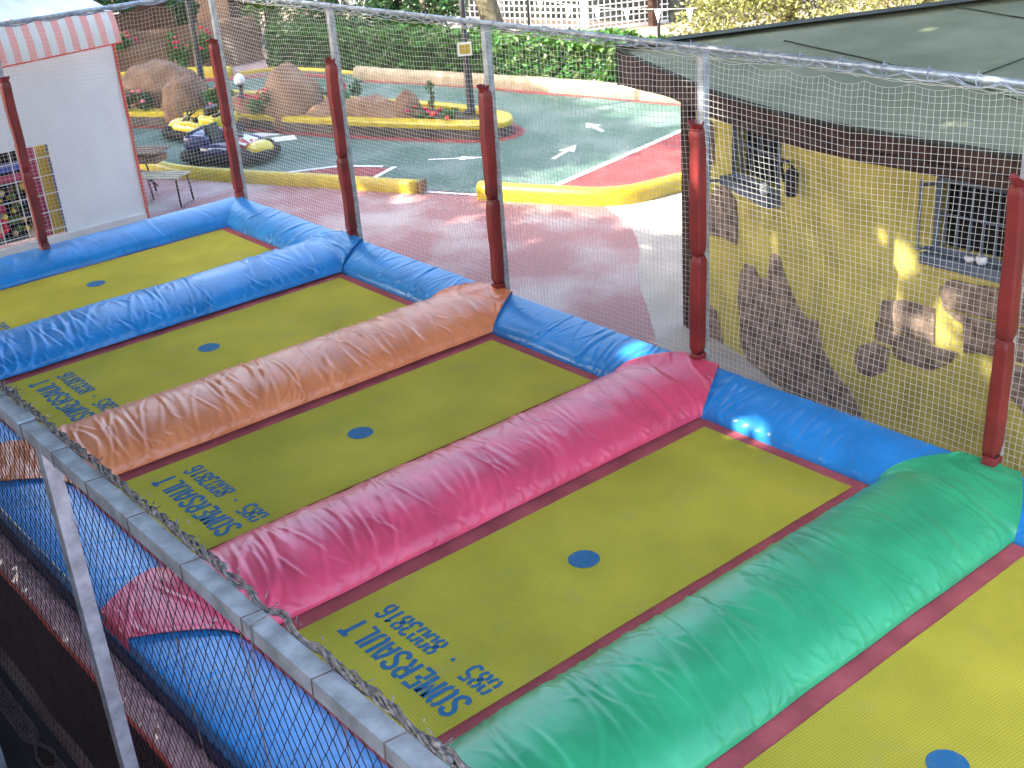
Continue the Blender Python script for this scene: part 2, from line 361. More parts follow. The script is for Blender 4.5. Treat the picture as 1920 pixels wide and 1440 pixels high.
bD = barrier('track_barrier', [(-20, 5.5), (-17.5, 7.75), (-16.6, 8.95), (-15.5, 9.7)], .16, .26, M['yellow_paint'])
tag(bD, 'yellow barrier at the far left behind the brown boulders', 'barrier', 'yellow padded track barriers')
bE = barrier('track_barrier', [(-15.5, 9.9), (-15.1, 10.9), (-13.6, 11.35), (-12.3, 11.6)], .06, .09, M['yellow_paint'])
tag(bE, 'thin yellow barrier at the foot of the far brown rock wall', 'barrier', 'yellow padded track barriers')

# island planter
isl = [(-15.5, 4.0), (-12.55, 5.5), (-10.44, 6.80), (-8.09, 7.60), (-6.34, 8.38), (-5.13, 8.98), (-4.72, 9.3), (-4.62, 9.65), (-4.85, 9.95), (-5.3, 10.15), (-6.6, 10.1), (-8.5, 9.5), (-11.5, 8.5), (-14, 7.6), (-16, 6.0)]
def smooth_closed(P, it=3):
    P = [Vector(p) for p in P]
    for _ in range(it):
        N = []
        for i in range(len(P)):
            a, b = P[i], P[(i+1) % len(P)]; N += [a*.75+b*.25, a*.25+b*.75]
        P = N
    return P
isl_s = smooth_closed(isl, 2)
def inset(P, d):
    out = []; n = len(P)
    for i in range(n):
        t = (P[(i+1) % n]-P[i-1]).normalized(); out.append(P[i]+Vector((-t.y, t.x))*d)
    return out
planter = empty('island_planter', (-9, 7.8, 0)); tag(planter, 'raised planter island in the middle of the track with a flat yellow rim', 'planter')
def P3(l, z): return [(p.x+9, p.y-7.8, z) for p in l]
n = len(isl_s); o_, i_ = isl_s, inset(isl_s, .30)
ring = lambda a, b: [(k, (k+1) % n, n+(k+1) % n, n+k) for k in range(n)]
MB().add(P3(o_, .30)+P3(i_, .31), ring(0, 0)).add(P3(inset(isl_s, -.02), .20)+P3(inset(isl_s, -.02), .275), ring(0, 0)).add(P3(inset(isl_s, -.02), .275)+P3(o_, .30), ring(0, 0)).build('rim', M['yellow_paint'], planter)
MB().add(P3(o_, .0)+P3(o_, .295), ring(0, 0)).build('kerb_wall', M['kerb'], planter)
MB().add(P3(i_, .31)+P3(i_, .24), ring(0, 0)).build('inner_kerb', M['yellow_paint'], planter)
MB().add(P3(i_, .24), [tuple(range(n))]).build('soil', M['soil'], planter)
o2 = inset(isl_s, -.22)
mark('painted_band', MB().add([(p.x, p.y, .012) for p in o2]+[(p.x, p.y, .012) for p in isl_s], ring(0, 0)), M['red_paint'])

# boulders
def boulder(c, r, seed, label, rz=0, flat=.0):
    rng = random.Random(seed)
    dirs = [(Vector((rng.gauss(0, 1), rng.gauss(0, 1), rng.gauss(0, .8))).normalized(), rng.uniform(.78, 1.0)) for _ in range(16)]
    def f(d):
        q = 1.0
        for n_, k in dirs:
            c_ = d.dot(n_)
            if c_ > .05: q = min(q, k/c_) if k/c_ < q else q
        return q*(1+.05*math.sin(d.x*7+seed)*math.cos(d.y*6+d.z*5)+.07*float(vnoise(d.x*6+seed, d.z*6+d.y*4)))
    mb = MB().ell((0, 0, 0), r, 36, 24, f)
    o = mb.build('boulder', M['rock'], smooth=True); o.location = c; o.rotation_euler = (0, 0, rz)
    return tag(o, label, 'rock', 'tan boulders in the planter island')
boulder((-13.0, 6.75, .30), (1.15, .7, .80), 2, 'widest tan boulder in the planter, beside the white tent edge', .5)
boulder((-11.55, 6.55, .30), (.50, .45, .72), 5, 'rounded upright tan boulder behind the yellow kart', .5)
boulder((-9.15, 7.75, .25), (.75, .50, 1.02), 8, 'tallest tan boulder with a flat peak, right of the mushroom lamp', .45)
boulder((-10.15, 7.25, .2), (.62, .45, .42), 11, 'low flat-topped tan boulder carrying the mushroom lamp', .4)
boulder((-7.35, 8.55, .2), (1.15, .40, .45), 14, 'long low tan boulder near the flower end of the planter', .45)
boulder((-6.75, 8.9, .25), (.28, .3, .52), 17, 'small pointed tan boulder at the end of the long low one', .4)
boulder((-8.35, 8.05, .2), (.5, .4, .36), 21, 'small tan boulder between the tallest and the long low ones', .4)

def leaves(mb, c, r, n, size, rng, hollow=.35, squash=True):
    """leaf cards through an ellipsoid volume"""
    for _ in range(n):
        d = Vector((rng.gauss(0, 1), rng.gauss(0, 1), rng.gauss(0, 1))).normalized(); q = rng.uniform(hollow, 1)**.5
        p = Vector((c[0]+d.x*r[0]*q, c[1]+d.y*r[1]*q, c[2]+d.z*r[2]*q))
        a = Vector((rng.gauss(0, 1), rng.gauss(0, 1), rng.gauss(0, .6))).normalized(); b = a.cross(Vector((rng.gauss(0, 1), rng.gauss(0, 1), rng.gauss(0, 1)))).normalized()
        s = size*rng.uniform(.6, 1.3); w = s*rng.uniform(.35, .55)
        mb.add([p-a*s*.5, p+b*w*.5, p+a*s*.5, p-b*w*.5], [(0, 1, 2, 3)])
    return mb
def crown(cs, n, size, seed, sub=7):
    rng = random.Random(seed); mb = MB(); tot = sum(r[0]*r[1]*r[2] for _, r in cs)
    for c, r in cs:
        k = max(60, int(n*r[0]*r[1]*r[2]/tot))
        for _ in range(sub):
            d = Vector((rng.gauss(0, 1), rng.gauss(0, 1), rng.gauss(0, 1))).normalized()*rng.uniform(.25, .85)
            cc = (c[0]+d.x*r[0], c[1]+d.y*r[1], c[2]+d.z*r[2]); f = rng.uniform(.3, .55)
            leaves(mb, cc, (r[0]*f, r[1]*f, r[2]*f), k//sub, size, rng, .1)
    return mb
def plant(name, loc, label, cat, cs, n, size, m, seed, stems=None, group=None, flowers=None, sub=7):
    o = empty(name, loc); tag(o, label, cat, group)
    crown(cs, n, size, seed, sub).build('foliage', m, o)
    if stems:
        mb = MB()
        for pts, r in stems: mb.tube(pts, r, 7)
        mb.build('trunk' if 'tree' in name else 'stem', M['bark'], o, True)
    if flowers:
        fm, fn, fs_ = flowers; rng = random.Random(seed+1); mb = MB()
        for _ in range(fn):
            c, r = rng.choice(cs); d = Vector((rng.gauss(0, 1), rng.gauss(0, 1), abs(rng.gauss(0, 1)))).normalized()
            p = (c[0]+d.x*r[0]*.9, c[1]+d.y*r[1]*.9, c[2]+d.z*r[2]*.9); mb.ell(p, (fs_, fs_, fs_*.7), 6, 4)
        mb.build('flowers', fm, o)['kind'] = 'stuff'
    return o
st = lambda h_: [([(0, 0, 0), (.02, .01, h_*.5), (.04, 0, h_)], .02)]
plant('flowering_shrub', (-12.4, 5.95, .24), 'dark green shrub with pink flowers in front of the widest boulder', 'shrub', [((0, 0, .2), (.55, .3, .25)), ((-.6, -.3, .25), (.5, .3, .3))], 900, .09, M['leaf_dark'], 31, st(.2), 'shrubs in the planter', (M['flower_pink'], 9, .05))
plant('flowering_shrub', (-10.75, 6.95, .24), 'green shrub between the rounded boulder and the flat-topped boulder', 'shrub', [((0, 0, .2), (.40, .3, .3)), ((-.3, .3, .25), (.3, .3, .3))], 700, .09, M['leaf_hedge'], 33, st(.2), 'shrubs in the planter', (M['flower_pink'], 6, .04))
plant('flowering_shrub', (-9.7, 7.15, .24), 'shrub of red flowers spilling in front of the tallest boulder', 'shrub', [((0, 0, .22), (.5, .22, .25)), ((.4, .1, .35), (.3, .2, .25))], 700, .08, M['leaf_hedge'], 35, st(.2), 'shrubs in the planter', (M['flower_red'], 34, .035))
plant('flowering_shrub', (-8.45, 8.35, .24), 'leafy dark shrub behind the boulders beside the gnome', 'shrub', [((0, 0, .3), (.35, .3, .3)), ((.3, .3, .5), (.25, .2, .35))], 500, .09, M['leaf_dark'], 37, st(.3), 'shrubs in the planter')
plant('flowering_shrub', (-6.35, 8.85, .24), 'low green bed with red blooms near the lamp post end of the planter', 'shrub', [((0, 0, .12), (.45, .25, .14)), ((.6, .3, .12), (.4, .22, .14))], 700, .07, M['leaf_hedge'], 39, st(.1), 'shrubs in the planter', (M['flower_red'], 12, .05))
plant('tall_shrub', (-6.25, 9.1, .24), 'thin tall leafy stem standing above the flower bed', 'plant', [((0, 0, .35), (.10, .10, .2)), ((.03, 0, .62), (.12, .12, .12))], 160, .08, M['leaf_hedge'], 41, st(.6))
# globe lamp on the boulder
gl = empty('mushroom_lamp', (-10.08, 7.15, .58)); tag(gl, 'small garden lamp with a white egg-shaped cap on a flat-topped boulder', 'lamp')
MB().lathe((0, 0, 0), [(.11, 0), (.11, .04), (.045, .06), (.04, .22), (.07, .24), (.07, .27)], 14).build('base', M['black_metal'], gl, True)
MB().lathe((0, 0, .27), [(.10, 0), (.115, .05), (.105, .12), (.07, .18), (.02, .21)], 16).build('lamp_cap', M['white_gloss'], gl, True)
gl2 = empty('globe_lamp', (-13.6, 5.7, .3)); tag(gl2, 'small dark globe lamp beside the white tent edge, in front of the widest boulder', 'lamp')
MB().lathe((0, 0, 0), [(.06, 0), (.03, .04), (.03, .5), (.05, .52)], 10).build('post', M['black_metal'], gl2, True)
MB().ell((0, 0, .66), (.15, .15, .15), 14, 10).build('globe', M['plastic_navy'], gl2, True)
# gnome
gn = empty('garden_gnome', (-8.75, 8.75, .35)); tag(gn, 'small garden gnome in a green coat and red pointed hat among the shrubs', 'garden gnome')
MB().lathe((0, 0, 0), [(.11, 0), (.12, .05), (.10, .14), (.06, .22)], 12).build('coat', M['leaf_bright'], gn, True)
MB().ell((0, 0, .27), (.06, .06, .065), 10, 8).build('head', M['flower_pink'], gn, True)
MB().lathe((0, 0, .30), [(.07, 0), (.05, .05), (.02, .11), (.004, .15)], 10).build('hat', M['plastic_red'], gn, True)

# ------------------------------------------------------------------ lamp posts with sign
def lamp_post(loc, label, H=5.2):
    o = empty('lamp_post', loc); tag(o, label, 'lamp post', 'black lamp posts beside the track')
    MB().lathe((0, 0, 0), [(.13, 0), (.13, .05), (.08, .09), (.075, .9), (.055, 1.0), (.05, H)], 12).build('pole', M['black_metal'], o, True)
    MB().lathe((0, 0, H), [(.08, 0), (.16, .05), (.2, .3), (.12, .38), (.02, .45)], 12).build('lantern', M['white_gloss'], o, True)
    return o
lamp_post((-5.98, 9.83, .24), 'black lamp post at the tip of the planter, with the yellow sign on it')
lamp_post((-13.42, 7.9, .24), 'black lamp post rising behind the brown boulders at the left')
sg = empty('warning_sign', (-5.905, 9.745, 1.47), R(-40+90)); sg.rotation_euler = (0, 0, R(57)); tag(sg, 'small white-edged sign with yellow panel fixed to the right black lamp post', 'sign')
MB().box((0, -.02, 0), (.27, .015, .25)).build('board', M['white_paint'], sg)
MB().box((0, -.03, 0), (.20, .006, .17)).build('panel', M['yellow_paint'], sg)
mb = MB()
for k in range(4): mb.box((0, -.0355, .055-.036*k), (.17-.02*(k % 2), .003, .008))
mb.build('lettering', M['wood'], sg)

# ------------------------------------------------------------------ hedge, trees, background
def hedge():
    rng = random.Random(5); o = empty('hedge', (-9, 13.3, 0)); tag(o, 'dense clipped green hedge behind the tan kerb, sunlit at its right end', 'hedge')
    pts = [(-16.0, 11.6), (-14.0, 12.2), (-11.5, 12.6), (-9, 13.2), (-7, 13.75), (-5, 14.4), (-3.2, 14.9)]
    mb = MB(); core = MB()
    for a, b in zip(pts[:-1], pts[1:]):
        a = Vector(a); b = Vector(b); L_ = (b-a).length; d = (b-a)/L_; nn = Vector((-d.y, d.x))
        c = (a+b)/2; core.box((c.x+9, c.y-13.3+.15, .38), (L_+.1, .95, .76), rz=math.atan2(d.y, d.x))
        for _ in range(int(L_*2300)):
            t = rng.random(); top = rng.random() < .45
            hgt = .90+.16*float(vnoise((a.x+d.x*L_*t)*1.7, 3))+.1*float(vnoise((a.x+d.x*L_*t)*5, 9))
            s = rng.uniform(-.65, .72) if top else rng.uniform(-.78, -.52)
            z = hgt+rng.uniform(-.1, .07) if top else rng.uniform(.03, hgt)
            s += .12*float(vnoise((a.x+d.x*L_*t)*3, z*3))
            p = Vector((a.x+d.x*L_*t+nn.x*s+9, a.y+d.y*L_*t+nn.y*s-13.3, z))
            u = Vector((rng.gauss(0, 1), rng.gauss(0, 1), rng.gauss(0, .7))).normalized(); v = u.cross(Vector((rng.gauss(0, 1), rng.gauss(-.6, 1), rng.gauss(.8, 1)))).normalized()
            q = rng.uniform(.06, .12)
            mb.add([p-u*q, p+v*q*.55, p+u*q, p-v*q*.55], [(0, 1, 2, 3)])
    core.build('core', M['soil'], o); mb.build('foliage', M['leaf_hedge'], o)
hedge()
T_ = lambda h_, r, lean=(0, 0): [([(0, 0, 0), (lean[0]*.5, lean[1]*.5, h_*.5), (lean[0], lean[1], h_)], [r, r*.85, r*.7])]
plant('ivy_tree', (-15.6, 13.0, 0), 'large dark leafy tree behind the left part of the hedge', 'tree', [((0, -.6, 1.0), (1.9, .9, 1.2)), ((1.8, -.5, .95), (1.3, .8, .9)), ((.9, -1.5, .75), (1.1, .5, .5)), ((-.4, .2, 2.8), (2.4, 1.8, 1.2))], 15000, .13, M['leaf_ivy'], 51, T_(3.5, .2), sub=16)
plant('climbing_tree', (-18.0, 12.3, 0), 'pale green sunlit creeper growing up beside the brown rock wall', 'tree', [((0, 0, 1.3), (.8, .7, 1.0)), ((0, 0, 2.6), (1.1, .8, .9))], 5000, .15, M['leaf_bright'], 53, T_(3.0, .12), sub=14)
plant('garden_tree', (-13.1, 14.0, 0), 'low spreading dark green tree in the middle behind the hedge', 'tree', [((0, 0, 1.05), (1.2, .9, .75)), ((-1.2, 0, 1.6), (1.3, 1, 1.2))], 6000, .15, M['leaf_dark'], 55, T_(1.6, .12), sub=14)
plant('olive_tree', (-3.9, 16.8, 0), 'sunlit yellow-green tree behind the green roof', 'tree', [((0, 0, 1.5), (2.5, 1.5, 1.5)), ((3.0, .4, 1.9), (2.4, 1.5, 1.6)), ((-1.7, -.3, 1.0), (1.5, 1.0, .95))], 17000, .12, M['leaf_olive'], 57, T_(3.2, .2), sub=22)
plant('green_tree', (1.5, 27.0, 0), 'bright green tree beyond the yellow-green one at the top right', 'tree', [((0, 0, 2.2), (3.5, 2.2, 2.2)), ((4, 0, 2.2), (3, 2, 2))], 9000, .2, M['leaf_bright'], 59, T_(3.2, .2), sub=18)
plant('far_tree', (-24, 17.0, 0), 'dark tree left of the white trellis', 'tree', [((0, 0, 2.4), (3.4, 2.2, 2.2)), ((-4, -2, 2.4), (3.2, 2.2, 2.4))], 9000, .22, M['leaf_dark'], 61, T_(3.2, .25), sub=18)
# tree trunk in front of the trellis
tt = empty('leaning_tree', (-12.15, 15.6, 0)); tag(tt, 'thick bare leaning trunk standing before the white trellis', 'tree')
MB().tube([(0, 0, 0), (-.12, -.05, .5), (-.35, -.12, 1.4), (-.6, -.2, 2.6), (-.8, -.3, 4.2), (-1.0, -.2, 6)], [.33, .28, .26, .24, .22, .18], 14).build('trunk', M['bark'], tt, True)
crown([((-1.0, 0, 7.6), (2.6, 2.6, 1.8))], 2500, .25, 71, 14).build('foliage', M['leaf_dark'], tt)

for i, (x, y, r, lab) in enumerate([(7.5, 15.5, 3.6, 'unseen broad tree added behind the yellow house to darken the pad reflections'), (13.5, 12.5, 3.8, 'unseen tree added beyond the right edge to darken the pad reflections')]):  # unseen trees added so the vinyl pads reflect something dark
    plant('reflection_tree', (x, y, 0), lab, 'tree', [((0, 0, 9.0), (r, r, 2.6)), ((1.5, 0, 7.2), (r*.7, r*.7, 1.4)), ((-1.4, 1, 11), (r*.7, r*.7, 2.0))], 7000, .30, M['leaf_dark'], 91+i, T_(9, .3), 'unseen trees added behind the house', sub=18)
# white trellis fence
def trellis(a, b, H, label, cell=.165):
    a = Vector(a); b = Vector(b); L_ = (b-a).length; rz = math.atan2(b.y-a.y, b.x-a.x)
    o = empty('trellis_fence', (a.x, a.y, 0), rz); tag(o, label, 'trellis', 'white trellis panels')
    mb = MB(); k = 0
    while k*cell < L_: mb.box((k*cell, 0, H/2), (.035, .02, H-.1)); k += 1
    k = 1
    while k*cell < H: mb.box((L_/2, -.022, k*cell), (L_, .02, .035)); k += 1
    mb.build('lattice', M['white_paint'], o)
    MB().box((L_/2, 0, .04), (L_, .05, .08)).build('bottom_rail', M['white_paint'], o)
    MB().box((L_/2, 0, H), (L_, .07, .08)).build('top_rail', M['white_paint'], o)
    x = 0
    while x < L_+.1:
        MB().box((x, .06, (H+.1)/2), (.12, .09, H+.1)).build('post', M['white_paint'], o); x += L_/max(1, round(L_/2.8))
    return o
trellis((-19.5, 15.9), (-12.0, 18.35), 2.4, 'long white square-lattice trellis panel beyond the hedge')
trellis((-11.85, 18.4), (-10.9, 20.6), 2.4, 'narrow white lattice panel turned back at the right end of the trellis')
# pale garden building behind the trellis
gb = empty('garden_building', (-15.9, 18.9, 0), R(18)); tag(gb, 'grey green building seen through the white trellis', 'building')
MB().box((0, 2, 2), (11, 4, 4)).build('wall', mat('grey_green_wall', (.045, .055, .05), var=.5, vscale=1.5), gb)
for k in range(3): MB().box((-3.6+3.4*k, -.02, 1.7), (1.3, .06, 1.5)).build('window', M['dark'], gb)
MB().box((0, 1.8, 4.1), (11.6, 4.8, .2)).build('roof', M['tan_paint'], gb)
# rubble edging along the sunlit path
rng = random.Random(8)
def heap(pts, nme, label):
    mb = MB()
    for _ in range(60):
        t = rng.random()*(len(pts)-1); i = int(t); a = Vector(pts[i]).lerp(Vector(pts[min(i+1, len(pts)-1)]), t-i); r = rng.uniform(.08, .2)
        mb.ell((a.x+rng.uniform(-.2, .2), a.y+rng.uniform(-.2, .2), r*.4), (r*1.3, r, r*.8), 7, 5)
    return tag(mb.build(nme, M['rock']), label, 'stones')
tag(heap([(-17.5, 15.6), (-13.0, 16.9), (-11.0, 17.3)], 'rubble_edging', 'x'), 'row of brown rubble stones along the foot of the white trellis', 'stones')
# slim posts and a wire fence behind the hedge
for i, (x, y, hh, lab) in enumerate([(-14.05, 13.9, 1.7, 'thin dark post just left of the black lamp post with the sign'), (-10.7, 15.4, 1.5, 'thin dark post right of the leaning trunk'), (-7.2, 16.3, 1.4, 'thin dark post behind the sunlit end of the hedge'), (-10.9, 19.9, 2.6, 'dark post at the end of the white trellis')]):
    o = MB().tube([(0, 0, 0), (0, 0, hh)], .035 if i < 3 else .12, 8).build('slim_post', M['black_metal'] if i < 3 else M['wood_dark']); o.location = (x, y, 0); tag(o, lab, 'post', 'thin posts behind the hedge')
# pennants on a string behind the net
def bunting(a, b, n_, label):
    a = Vector(a); b = Vector(b); o = empty('bunting', a); tag(o, label, 'bunting', 'white pennant strings')
    pts = [(b-a)*(k/12)+Vector((0, 0, -.25*math.sin(math.pi*k/12))) for k in range(13)]
    MB().tube(pts, .006, 5).build('string', M['cord_white'], o)
    mb = MB(); d = (b-a).normalized()
    for k in range(n_):
        t = (k+.5)/n_; p = (b-a)*t+Vector((0, 0, -.25*math.sin(math.pi*t))); w = .09
        q = [p-d*w, p+d*w, p+Vector((0, .01, -.3))]; nrm = Vector((d.y, -d.x, 0))*.003
        mb = MB(); mb.add([v+nrm for v in q]+[v-nrm for v in q], [(0, 1, 2), (5, 4, 3), (0, 3, 4, 1), (1, 4, 5, 2), (2, 5, 3, 0)]); mb.build('pennant', M['white_paint'], o)
bunting((-16.0, 9.0, 2.35), (-12.0, 12.6, 1.95), 9, 'white pennants hanging by the pale creeper at the top')
bunting((-11.8, 14.6, 1.75), (-5.5, 16.0, 1.35), 8, 'white pennants strung above the hedge towards the green roof')

# brown rock wall and dark kiosk at far left
def rough_wall(name, pts, H, label):
    P = [Vector(p) for p in pts]; Q = []
    for a, b in zip(P[:-1], P[1:]):
        n_ = max(2, int((b-a).length/.12))
        for i in range(n_): Q.append(a.lerp(b, i/n_))
    Q.append(P[-1]); nz = 16; A = np.zeros((len(Q), nz+5, 3))
    for i, p in enumerate(Q):
        t = (Q[min(i+1, len(Q)-1)]-Q[max(i-1, 0)]).normalized(); nn = Vector((t.y, -t.x))
        hh = H*(1+.18*float(vnoise(i*.09, 4))+.08*float(vnoise(i*.3, 8)))
        for j in range(nz+5):
            if j <= nz: z = hh*j/nz; o = .10*float(vnoise(i*.25, j*.35))+.14*(1-j/nz)
            else: z = hh-(.02*(j-nz)); o = -.12*(j-nz)
            A[i, j] = (p.x+nn.x*o, p.y+nn.y*o, z)
    return tag(grid_obj(name, A, M['rock']), label, 'rock wall')
rough_wall('rock_wall', [(-20.5, 5.6), (-18.3, 7.9), (-17.3, 9.6), (-16.9, 10.5), (-17.1, 11.4)], 1.1, 'long brown artificial rock wall at the far left edge of the track')
rough_wall('rock_column', [(-18.9, 10.7), (-18.5, 11.0), (-18.2, 11.3)], 3.0, 'tall brown rock column behind the left corner post')
kk = empty('timber_kiosk', (-21.5, 9.5, 0), R(42)); tag(kk, 'dark timber kiosk with blue windows behind the brown rock wall', 'kiosk')
MB().box((0, 1.2, 1.3), (6.5, 2.4, 2.6)).build('wall', M['wood_dark'], kk)
MB().box((-1.4, -.03, 1.45), (1.1, .06, .75)).build('window', M['blueglass'], kk)
MB().box((1.6, -.03, 1.65), (1.3, .06, .55)).build('window', M['blueglass'], kk)
MB().box((-.1, -.05, 1.45), (.42, .06, .42)).build('notice_board', M['cream'], kk)
MB().box((-.1, -.12, 1.20), (.50, .14, .05)).build('shelf', M['white_paint'], kk)
MB().box((0, -.35, 2.15), (7.0, .12, .34)).build('beam', M['wood'], kk)
MB().box((0, 1.0, 2.75), (7.4, 3.6, .16)).build('roof', M['wood'], kk)
plant('flowering_shrub', (-16.9, 9.0, 0), 'green shrub with red flowers against the brown rock wall at the far left', 'shrub', [((0, 0, .55), (.5, .3, .5)), ((.35, .55, .6), (.35, .35, .6)), ((-.9, -1.0, .9), (.5, .4, .35))], 2200, .10, M['leaf_hedge'], 73, st(.4), 'shrubs in the planter', (M['flower_red'], 26, .05))
plant('wall_creeper', (-17.6, 9.6, 1.0), 'dark green creeper hanging over the kiosk beside the left lamp post', 'plant', [((0, 0, .6), (.7, .6, .7)), ((-1.2, -1, .7), (.9, .7, .3))], 2600, .12, M['leaf_dark'], 75, st(.6))

# ------------------------------------------------------------------ tent / booth at the left
tn = empty('white_tent', (-5.4, 1.0, 0)); tag(tn, 'white canvas booth with a striped valance and a barred window, left of the trampolines', 'tent')
def canvas(name, y0, y1, z0, z1, m, x=0, amp=.012, seed=1):
    ny, nz = max(4, int(abs(y1-y0)/.05)), max(4, int(abs(z1-z0)/.05)); Y, Z = np.meshgrid(np.linspace(y0, y1, ny), np.linspace(z0, z1, nz), indexing='ij')
    X = x+amp*(vnoise(Y*1.6+seed, Z*.7)*2+vnoise(Y*5, Z*1.5+seed))
    P = np.stack([X, Y, Z], -1); o = grid_obj(name, P, m, tn); return o
wy0, wy1 = -1.2, .55     # window (local y)
canvas('wall', wy1, 1.83, 0, 2.80, M['tent'])
canvas('wall', wy0, wy1, 1.48, 2.80, M['tent'])
canvas('wall', -4.5, wy0, 0, 2.80, M['tent'])
MB().box((0.02, -.5, .06), (.10, 4.6, .12)).build('sill', M['white_paint'], tn)
MB().box((0.0, 1.845, 1.40), (.03, .035, 2.8)).build('corner_trim', M['red_trim'], tn)
# side wall and rear
MB().box((-1.6, 1.84, 1.4), (3.2, .02, 2.8)).build('side_wall', M['tent'], tn)
# valance: slightly bellied band
ny = 90; A = np.zeros((ny, 14, 3))
for i in range(ny):
    y = -4.5+6.42*i/(ny-1)
    for j in range(14):
        t = j/13; z = 2.74-.03*(1.9-y)+t*(.44+.05*(1.9-y)) + .018*math.sin(i*.9)*(1-t)
        A[i, j] = (.16-.13*t+.035*math.sin(t*3.1)+.02*float(vnoise(i*.35, t*2)), y, z)
grid_obj('valance', A, M['striped'], tn)
MB().tube([(.165, -4.5, 2.55), (.165, -1, 2.64), (.165, 1.92, 2.735)], .012, 6).build('valance_hem', M['red_trim'], tn)
# roof: ribbed sheet rising away
ny = 120; A = np.zeros((ny, 12, 3))
for i in range(ny):
    y = -4.5+6.42*i/(ny-1)
    for j in range(12):
        t = j/11; A[i, j] = (.05-3.4*t, y-1.2*t*(y+4.5)/6.42*0, 3.19+.05*(1.9-y)+.55*t+.012*math.sin(i*1.05))
grid_obj('roof', A, M['tent'], tn)
# window interior: stripes and clutter behind a white grid
win = MB().box((-.30, (wy0+wy1)/2, .80), (.04, wy1-wy0+.1, 1.40)).build('window', M['dark'], tn)
MB().box((-.10, .455, .79), (.05, .15, 1.33)).build('yellow_panel', M['cream'], win)
win.children[0].data.materials[0] = mat('ochre', (.50, .33, .04), rough=.6)
MB().box((-.10, .28, .79), (.05, .18, 1.33)).build('red_panel', mat('crimson', (.30, .04, .09), rough=.6, var=.3), win)
MB().box((-.02, .535, .79), (.03, .025, 1.36)).build('frame', M['iron_blue'], win)
MB().box((-.10, -.5, 1.24), (.05, 1.35, .12)).build('blue_band', mat('violet_blue', (.10, .13, .42), rough=.6), win)
MB().box((-.10, -.5, 1.09), (.05, 1.35, .10)).build('pink_band', mat('deep_pink', (.45, .07, .14), rough=.6), win)
rng = random.Random(12)
toys = {k: MB() for k in ('flower_red', 'plastic_navy', 'plastic_yellow', 'leaf_bright', 'wood', 'cream')}
for _ in range(130):
    k = rng.choice(list(toys)); r = rng.uniform(.03, .07)
    toys[k].ell((-.24+rng.uniform(0, .06), rng.uniform(wy0+.05, .16), rng.uniform(.16, 1.0)), (r, r, r), 8, 6)
for k, mb in toys.items(): mb.build('toy_pile', M[k], win)['kind'] = 'stuff'
mb = MB()
for k in range(5): mb.box((.0, (wy0+wy1)/2, .22+.27*k), (.012, wy1-wy0, .012))
for k in range(5): mb.box((.006, wy0+.1+.36*k, .80), (.012, .012, 1.36))
mb.build('window_bars', M['white_paint'], win)

# folding picnic table with seat
tb = empty('picnic_bench', (-5.92, 3.38, 0), R(35)); tb.scale = (1.2, 1.2, 1.1); tag(tb, 'folding slatted table with an attached pale bench on black legs beside the tent', 'bench')
for k in range(4): MB().box((-.05, .34-.10*k-.42+.25, .45), (.80, .075, .02)).build('seat_slat', M['wood_pale'], tb)
for k in range(4): MB().box((-.55, .55-.11*k, .72+.0*k), (.85, .09, .02)).build('table_slat', M['wood'], tb)
for s in (-.32, .30):
    MB().tube([(s, -.12, .44), (s+.02, -.14, .02), (s+.02, .20, .02), (s, .18, .44)], .014, 6).build('leg', M['black_metal'], tb)
MB().tube([(-.55, .5, .70), (-.5, .62, .02)], .014, 6).build('leg', M['black_metal'], tb)
MB().tube([(-.8, .3, .70), (-.1, .05, .28)], .014, 6).build('brace', M['black_metal'], tb)
MB().box((-.55, .40, .60), (.75, .30, .10)).build('folded_box', M['wood'], tb)

